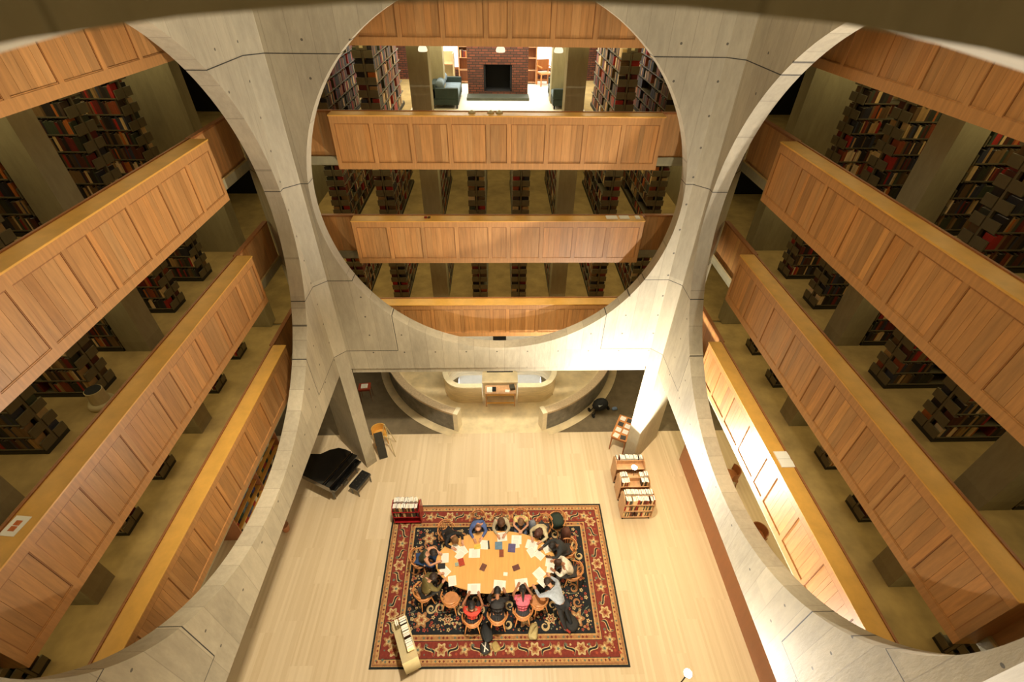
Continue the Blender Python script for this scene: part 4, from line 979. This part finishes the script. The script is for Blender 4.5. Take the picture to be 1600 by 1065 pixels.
def truck(cx, cy, rot, W_, D_, H_, mat, label, legs=False):
    e = thing('book_truck', label, 'cart', (cx, cy, base_z(cx, cy)), rot, 'book trucks on the main floor')
    for s in (-1, 1):
        mb = MB(); mb.prism([(-D_/2, .1), (D_/2, .1), (D_/2, H_*.86), (D_/4, H_), (-D_/4, H_), (-D_/2, H_*.86)], s*W_/2-.012, s*W_/2+.012, axis='x'); mb.build('end_panel', mat, e, bevel=.004)
    for z in (.13, .13+(H_-.22)*.42, .13+(H_-.22)*.84):
        mb = MB(); mb.box(-W_/2+.013, W_/2-.013, -D_/2+.01, D_/2-.01, z-.018, z); mb.build('shelf', mat, e)
    mb = MB(); mb.box(-W_/2+.013, W_/2-.013, -.01, .01, .13, H_-.05); mb.build('centre_divider', mat, e)
    for a in (-1, 1):
        for b in (-1, 1):
            mb = MB(); mb.tube([(a*(W_/2-.05)-.012, b*(D_/2-.06), .045), (a*(W_/2-.05)+.012, b*(D_/2-.06), .045)], .045, 12); mb.tube([(a*(W_/2-.05), b*(D_/2-.06), .045), (a*(W_/2-.05), b*(D_/2-.06), .112)], .012); mb.build('caster', M['rubber'], e)
    return e
def base_z(x, y): return RZ if (-3.55 < x < 3.35 and -1.8 < y < 2.95) else 0
# red truck
truck(-3.03, 2.52, 0, .86, .46, .92, M['red'], 'red enamel book truck full of books at the upper left corner of the rug')
for sd, yo in ((-1, -.115), (1, .115)):
    cart_books(-3.03, 2.52, 0, -.40, .40, yo, RZ+.7185+.0005, .17, sd, '%s row atop the red truck' % ('near' if sd < 0 else 'far'), 'books on the red truck')
cart_books(-3.03, 2.52, 0, -.40, .40, -.115, RZ+.4245+.0005, .17, -1, 'middle shelf of the red truck', 'books on the red truck', fill=.85, hmax=.22)
# wooden trucks
for i, (cy_, nm) in enumerate(((2.60, 'nearest'), (3.28, 'middle'), (3.98, 'farthest'))):
    truck(4.47, cy_, 0, .98, .52, 1.05, M['cart'], 'oak book truck, %s of three in a row by the right pier' % nm)
    z3 = [.13, .13+.83*.42, .13+.83*.84]
    for li in ((2, 1, 0) if i == 0 else (2,)):
        for sd, yo in (((-1, -.125), (1, .125)) if li == 2 else ((-1, -.125),)):
            if i == 1 and li == 2:
                cart_books(4.47, cy_, 0, -.46, -.2, yo, z3[li]+.0005, .18, sd, '%s top row, left end, middle oak truck' % ('near' if sd < 0 else 'far'), 'books on the oak trucks')
                cart_books(4.47, cy_, 0, .2, .46, yo, z3[li]+.0005, .18, sd, '%s top row, right end, middle oak truck' % ('near' if sd < 0 else 'far'), 'books on the oak trucks'); continue
            if i == 2 and li == 2 and sd < 0: continue
            cart_books(4.47, cy_, 0, -.46, .46, yo, z3[li]+.0005, .18, sd, '%s %s shelf of the %s oak truck' % ('near' if sd < 0 else 'far', ('lowest', 'middle', 'top')[li], nm), 'books on the oak trucks', fill=.93)
# beige cart lower left
e = thing('book_cart', 'flat beige metal book cart standing askew on the lower left rug corner', 'cart', (-2.50, -1.37, RZ), radians(24.5), 'book trucks on the main floor')
mb = MB(); mb.box(-.2, .2, -.52, .52, .88, .905); mb.box(-.2, .2, -.52, -.505, .905, .96); mb.box(-.2, .2, .505, .52, .905, .96); mb.build('top_shelf', M['beige'], e)
for z in (.2, .54): mb = MB(); mb.box(-.2, .2, -.5, .5, z, z+.02); mb.build('shelf', M['beige'], e)
mb = MB(); mb.box(-.2, .2, -.515, -.5, .12, .88); mb.build('end_panel', M['beige'], e)
mb = MB(); mb.box(-.2, .2, .5, .515, .12, .88); mb.build('end_panel', M['beige'], e)
mb = MB(); mb.tube([(-.17, .52, .93), (-.17, .58, .95), (.17, .58, .95), (.17, .52, .93)], .012); mb.build('handle', M['beige'], e)
for a in (-1, 1):
    for b in (-1, 1): mb = MB(); mb.tube([(a*.16-.012, b*.46, .045), (a*.16+.012, b*.46, .045)], .045, 12); mb.tube([(a*.16, b*.46, .045), (a*.16, b*.46, .13)], .012); mb.build('caster', M['rubber'], e)
T0 = Matrix.Translation((-2.50, -1.37, 0)) @ Matrix.Rotation(radians(24.5), 4, 'Z'); y = .46; i = 0
while y > -.28:
    w_ = rc(.035, .06); ci = random.choice([14, 7, 1, 5, 14, 10, 8]); i += 1
    P = T0 @ Vector((.09, y-w_/2, RZ+.9055)); single_book(0, .17, 0, w_-.003, rc(.2, .26), ci, P, radians(24.5), '%s book, %s from the handle end on the beige cart' % (PN[ci], NTH[i-1]), 'books on the beige cart'); y -= w_+(.04 if i in (3, 9) else 0)
tbl = T0 @ Vector((-.08, .36, RZ+.9055))
for i in range(2):
    P = T0 @ Vector((-.09+i*.045, .38, RZ+.9055)); single_book(0, .16, 0, .034, .24, 14, P, radians(24.5+90), 'ivory book standing crosswise at the handle end, %s one' % ('outer', 'inner')[i], 'books on the beige cart')
# flood lamp on the oak trucks
def flood(x, y, z0, z1, label):
    e = thing('flood_lamp', label, 'lamp', (x, y, z0))
    mb = MB(); mb.tube([(0, 0, .2), (0, 0, z1-z0-.12)], .014)
    for q in range(3): mb.tube([(.14*cos(q*2.1+.5), .09*sin(q*2.1+.5), .0), (0, 0, .24)], .008)
    mb.build('stand', M['black'], e)
    mb = MB(); mb.tube([(0, 0, z1-z0-.14), (0, 0, z1-z0-.06)], [.04, .10], 16); mb.build('reflector', M['black'], e)
    mb = MB(); mb.ell((0, 0, z1-z0-.045), (.095, .095, .03), 0, 16, 10); mb.build('bulb', M['bulb'], e, smooth=True)
flood(4.45, 3.45, .93 if False else 1.0, 1.38, 'glaring white flood lamp standing on the middle oak book truck')
flood(4.36, -2.41, 0, 1.52, 'glaring flood lamp on a stand at the near right edge of the floor')

# ------------------------------------------------------------------ piano
def piano():
    # keyboard edge from (-5.61,3.15) to (-4.88,4.36); tail towards the far left
    p0, p1 = Vector((-5.62, 3.12)), Vector((-4.98, 4.40)); u = (p1-p0).normalized(); L_ = (p1-p0).length; v = Vector((-u.y, u.x))
    e = thing('grand_piano', 'closed black grand piano beside the back left pier', 'piano', (p0.x, p0.y, 0), math.atan2(u.y, u.x))
    o = [(0, 0), (L_, 0), (L_, .55), (L_-.05, .8), (L_-.25, 1.02), (L_-.52, 1.18), (L_-.62, 1.4), (L_-.72, 1.62), (L_-.95, 1.76), (L_-1.18, 1.74), (.06, 1.5), (0, 1.2)]
    mb = MB(); mb.prism(o, .66, .93); mb.build('case', M['piano'], e, bevel=.01)
    c = (L_/2, .8); mb = MB(); mb.prism([(c[0]+(x-c[0])*1.02, c[1]+(y-c[1])*1.02) for x, y in o if y > .2]+[(L_+.01, .3), (-.01, .3)][::-1] if False else [(c[0]+(x-c[0])*1.02, max(.28, c[1]+(y-c[1])*1.02)) for x, y in o], .932, .955); mb.build('lid', M['piano'], e, bevel=.004)
    mb = MB(); mb.box(.0, L_, .2, .215, .932, .97); mb.build('fallboard', M['piano'], e)
    mb = MB(); mb.box(.02, L_-.02, .275, .279, .956, .962); mb.build('lid_hinge', M['gold'], e)
    mb = MB(); mb.box(.05, L_-.05, -.16, -.001, .70, .76); mb.build('keybed', M['piano'], e, bevel=.006)
    mb = MB(); mb.box(.12, L_-.12, -.14, -.02, .761, .775)
    mb.build('key_cover', M['piano'], e)
    for (x, y) in ((.14, .12), (L_-.14, .12), (L_/2-.1, 1.5)):
        mb = MB(); mb.tube([(x, y, .66), (x, y, .3), (x, y, .06)], [.06, .045, .035], 10); lg = mb.build('leg', M['piano'], e)
        mb = MB(); mb.tube([(x-.015, y, .03), (x+.015, y, .03)], .03, 12); mb.build('caster', M['gold'], lg)
    mb = MB(); mb.box(L_/2-.1, L_/2+.1, .1, .16, .1, .655); mb.build('pedal_lyre', M['piano'], e)
    ang = math.atan2(u.y, u.x); q = p0+u*L_*.62-v*.42
    e = thing('piano_bench', 'black tufted piano bench in front of the grand piano', 'bench', (q.x, q.y, 0), ang)
    mb = MB(); mb.box(-.36, .36, -.18, .18, .38, .43); mb.build('frame', M['piano'], e)
    mb = MB(); mb.box(-.36, .36, -.18, .18, .43, .49)
    cu = mb.build('cushion', M['leather'], e, bevel=.02)
    for i in range(4):
        for j in range(2): mb = MB(); mb.ell((-.24+i*.16, -.08+j*.16, .492), (.012, .012, .008), 0, 8, 5); mb.build('tuft_button', M['steel'], cu, smooth=True)
    for a in (-.32, .32):
        for b in (-.14, .14): mb = MB(); mb.tube([(a, b, .38), (a, b, 0)], [.028, .02]); mb.build('leg', M['piano'], e)
piano()

# ------------------------------------------------------------------ left: barrel chair, easel board, stool
def armchair(loc, rot, label, cs='ledge', seatm=None, sc=1):
    e = thing('armchair', label, 'chair', loc, rot)
    mb = MB(); mb.box(-.24, .24, -.22, .24, .40, .46); mb.build('seat', seatm or M[cs], e, bevel=.015)
    mb = MB(); n = 12
    for i in range(n):
        t0, t1 = radians(-180+180*i/n), radians(-180+180*(i+1)/n)
        mb.prism([(.27*cos(t0), .24*sin(t0)), (.27*cos(t1), .24*sin(t1)), (.245*cos(t1), .215*sin(t1)), (.245*cos(t0), .215*sin(t0))], .46, .78)
    mb.build('barrel_back', M[cs], e)
    for a in (-1, 1):
        for b in (-1, 1): mb = MB(); mb.tube([(a*.2, b*.18, .4), (a*.24, b*.22, 0)], [.022, .015]); mb.build('leg', M[cs], e)
armchair((-4.55, 5.75, 0), radians(200), 'orange-brown barrel armchair behind the back left pier', 'ledge')
e = thing('leaning_sign', 'dark grey folding sign board leaning by the back left pier', 'sign', (-4.32, 4.95, 0), radians(20))
mb = MB(); mb.T = Matrix.Rotation(radians(-16), 4, 'X'); mb.box(-.15, .15, 0, .03, 0, 1.15); mb.build('board', cmat((62, 58, 48)), e)
mb = MB(); 
for x in (-.11, .11): mb.tube([(x, .3, 1.0), (x, .58, 0)], .012)
mb.build('prop_leg', M['beige'], e)
mb = MB()
for x0, y0, z0, x1, y1, z1 in ((0, 0, 1.45, -.35, -.2, 0), (0, 0, 1.45, .35, -.2, 0), (0, 0, 1.45, 0, .4, 0)): mb.tube([(x0, y0, z0), (x1, y1, z1)], .014)
e = thing('easel', 'thin pale easel standing on the floor right of the back left pier', 'easel', (-4.15, 5.35, 0), -.4); mb.build('legs', M['beige'], e)
mb = MB(); mb.box(-.2, .2, -.06, -.03, .75, .78); mb.build('tray', M['beige'], e)
e = thing('book_stand', 'small red-brown table with an open white book on spindly legs', 'table', (-5.55, 8.0, 0), .1)
mb = MB(); mb.box(-.24, .24, -.2, .2, .70, .74); mb.build('table_top', cmat((158, 62, 34), .5), e, bevel=.005)
mb = MB(); mb.box(-.22, .22, -.18, .18, .62, .70); mb.build('apron', cmat((140, 52, 30), .5), e)
for a in (-1, 1):
    for b in (-1, 1): mb = MB(); mb.tube([(a*.2, b*.16, .7), (a*.22, b*.18, 0)], [.018, .01]); mb.build('leg', cmat((120, 70, 44), .5), e)
sheet(-5.55, 8.0, .1, 'open white book on the small red-brown table at left', .26, .24, 'paper', .02, 'display_book', .7405, None)
# right display table behind the pier
e = thing('display_table', 'brown wooden display table of pamphlets beside the back right pier', 'table', (4.62, 5.62, 0), radians(62))
mb = MB(); mb.box(-.6, .6, -.3, .3, .74, .78); mb.build('table_top', M['chair'], e, bevel=.005)
mb = MB(); mb.box(-.56, .56, -.27, .27, .62, .74); mb.build('apron', M['trim'], e)
for a in (-1, 1):
    for b in (-1, 1): mb = MB(); mb.tube([(a*.55, b*.25, .74), (a*.56, b*.26, 0)], [.035, .022], 6); mb.build('leg', M['trim'], e)
T1 = Matrix.Translation((4.62, 5.62, 0)) @ Matrix.Rotation(radians(62), 4, 'Z')
for i in range(8):
    P = T1 @ Vector((-.47+(i % 4)*.3, -.13+(i//4)*.26, .7805)); sheet(P.x, P.y, radians(62+rc(-8, 8)), '%s pamphlet in the %s row on the brown display table' % (['first', 'second', 'third', 'fourth'][i % 4], ['near', 'far'][i//4]), .2, .2, 'paper' if i % 3 else cmat((70, 66, 60)), .012, 'pamphlet', P.z, 'pamphlets on the display table')
# pushchair-like bag pile
e = thing('folded_pushchair', 'black folded pushchair with wheels lying by the curved stair wall', 'pushchair', (4.05, 7.1, 0), .5)
mb = MB(); mb.tube([(-.35, -.1, .06), (-.1, .05, .3), (.3, .25, .4)], .02); mb.tube([(-.3, .2, .06), (.0, .2, .3), (.35, .0, .35)], .02); mb.build('frame', M['black'], e)
mb = MB(); mb.ell((.12, .12, .30), (.36, .27, .24)); mb.build('seat_fabric', bk_, e, smooth=True)
for x, y in ((-.38, -.1), (-.32, .25), (.38, .3), (.42, -.05)): mb = MB(); mb.tube([(x-.02, y, .09), (x+.02, y, .09)], .09, 14); mb.build('wheel', M['rubber'], e)
mb = MB(); mb.box(-.1, .1, -.07, .07, .42, .46); mb.T = None; mb.build('label_flap', cmat((170, 176, 172)), e)
blob('blue_bundle', 'small blue-grey bundle on the floor beside the pushchair', 'bundle', (4.72, 7.25, 0), (.12, .08, .05), cmat((120, 140, 170)), .2)

# ------------------------------------------------------------------ left ground: magazine shelving
e = thing('magazine_rack', 'oak magazine shelving under the left gallery', 'shelving', (-8.45, 3.6, 0))
for y in (-1.7, 0, 1.7): mb = MB(); mb.box(-.35, .35, y-.02, y+.02, 0, 1.7); mb.build('side_panel', M['brown'], e)
for j in range(2):
    for i in range(5):
        z = .12+i*.33; xo = -.02*i; mb = MB(); mb.box(-.3, .34-i*.03, -1.68+j*1.7, -.02+j*1.7, z, z+.02); mb.build('shelf', M['ledge'], e)
for j in range(2):
    for i in range(5):
        y = -1.64+j*1.7; q = 0
        while y < -.25+j*1.7:
            w_ = rc(.14, .24); q += 1; c_ = random.choice([(150, 40, 36), (40, 70, 60), (220, 210, 180), (60, 60, 110), (30, 30, 30), (190, 140, 50), (90, 110, 120)])
            mb = MB(); mb.box(0, .012, 0, w_-.02, 0, rc(.2, .27)); tag(mb.build('magazine', cmat(c_), loc=(-8.45+.2-i*.03, 3.6+y, .12+i*.33+.0205)), '%s magazine from the near end, %s shelf, %s bay of the oak shelving' % (NTH[q-1], ORD[i], ('near', 'far')[j]), 'magazine', 'magazines on the oak shelving'); y += w_
e = thing('umbrella_stand', 'small brown potted plant stand by the left beam', 'plant', (-6.95, 2.2, 0))
mb = MB(); mb.tube([(0, 0, 0), (0, 0, .3)], [.1, .14], 12); mb.build('pot', M['brown'], e)
mb = MB()
for i in range(10): a = i*.63; mb.tube([(0, 0, .3), (.08*cos(a), .08*sin(a), .5), (.2*cos(a), .2*sin(a), .62)], [.012, .012, .003], 5)
mb.build('leaves', cmat((70, 60, 40)), e)
armchair((8.1, 3.7, 0), radians(70), 'brown barrel armchair under the right gallery, farther one', 'trim'); armchair((8.05, 1.5, 0), radians(110), 'brown barrel armchair under the right gallery, nearer one', 'trim')

# ------------------------------------------------------------------ small things on the galleries
e = thing('kick_stool', 'round cream kick stool beside the shelves on the left third gallery', 'stool', (-7.28, .22, FLR[2]))
mb = MB(); mb.tube([(0, 0, .0), (0, 0, .05), (0, 0, .1)], [.22, .22, .19], 24); mb.build('base_ring', M['beige'], e, smooth=True)
mb = MB(); mb.tube([(0, 0, .1), (0, 0, .26), (0, 0, .36)], [.15, .14, .14], 24); mb.build('step_drum', M['beige'], e)
mb = MB(); mb.tube([(0, 0, .36), (0, 0, .372)], .125, 24); mb.build('tread', M['rubber'], e)
mb = MB(); mb.tube([(0, 0, 0), (0, 0, .03)], .2, 24, 0); mb.build('rubber_foot', M['rubber'], e)
mb = MB(); mb.box(-.13, .13, -.1, .1, 0, .004); o = mb.build('notice_card', M['paperb'], loc=(-5.93, -2.76, TOP[2]+.0005), rot=pi/2-.1); tag(o, 'cream card with an orange picture on the left third gallery ledge', 'card')
mb = MB(); mb.box(-.07, -.005, -.04, .04, .004, .006); mb.box(.005, .07, -.04, .04, .004, .006); mb.build('orange_picture', cmat((206, 110, 50)), o)
for nm, (x, y, r) in (('open_book', (5.93, .0, pi/2)),):
    o = thing('open_book', 'open book lying on the lowest right gallery ledge', 'book', (x, y, TOP[3]+.0005), r)
    for s in (-1, 1): mb = MB(); mb.prism([(s*.003, 0), (s*.003, .02), (s*.08, .03), (s*.2, .015), (s*.2, 0)], -.14, .14, axis='y'); mb.build('page_block', M['paperb'], o)
for i, (x, w_, lb) in enumerate(((3.02, .3, 'stack of white papers on the back third gallery ledge, left one'), (3.36, .26, 'white papers on the back third gallery ledge, middle one'), (3.72, .12, 'small beige card on the back third gallery ledge, right one'))):
    mb = MB(); mb.box(-w_/2, w_/2, -.1, .1, 0, .02); tag(mb.build('paper_stack', M['paperb'], loc=(x, 5.9, TOP[2]+.0005)), lb, 'paper')
for i, x in enumerate((-1.95, -1.86)):
    mb = MB(); mb.box(-.035, .035, -.04, .04, 0, .03); tag(mb.build('small_box', cmat(((150, 40, 30), (90, 60, 30))[i]), loc=(x, 5.9, TOP[2]+.0005)), ('little red box on the back third gallery ledge', 'little brown box beside the red one on the back ledge')[i], 'box')
for i, x in enumerate((-.62, -.18, .02)):
    mb = MB(); mb.tube([(0, 0, 0), (0, 0, .03), (0, 0, .06)], [.09, .07, .02], 14); tag(mb.build('desk_ornament', M['beige'], loc=(x*1.0, 5.93, TOP[1]+.0005), smooth=True), 'small cream dish on the back second gallery ledge, %s of three' % ('left', 'middle', 'right')[i], 'dish')
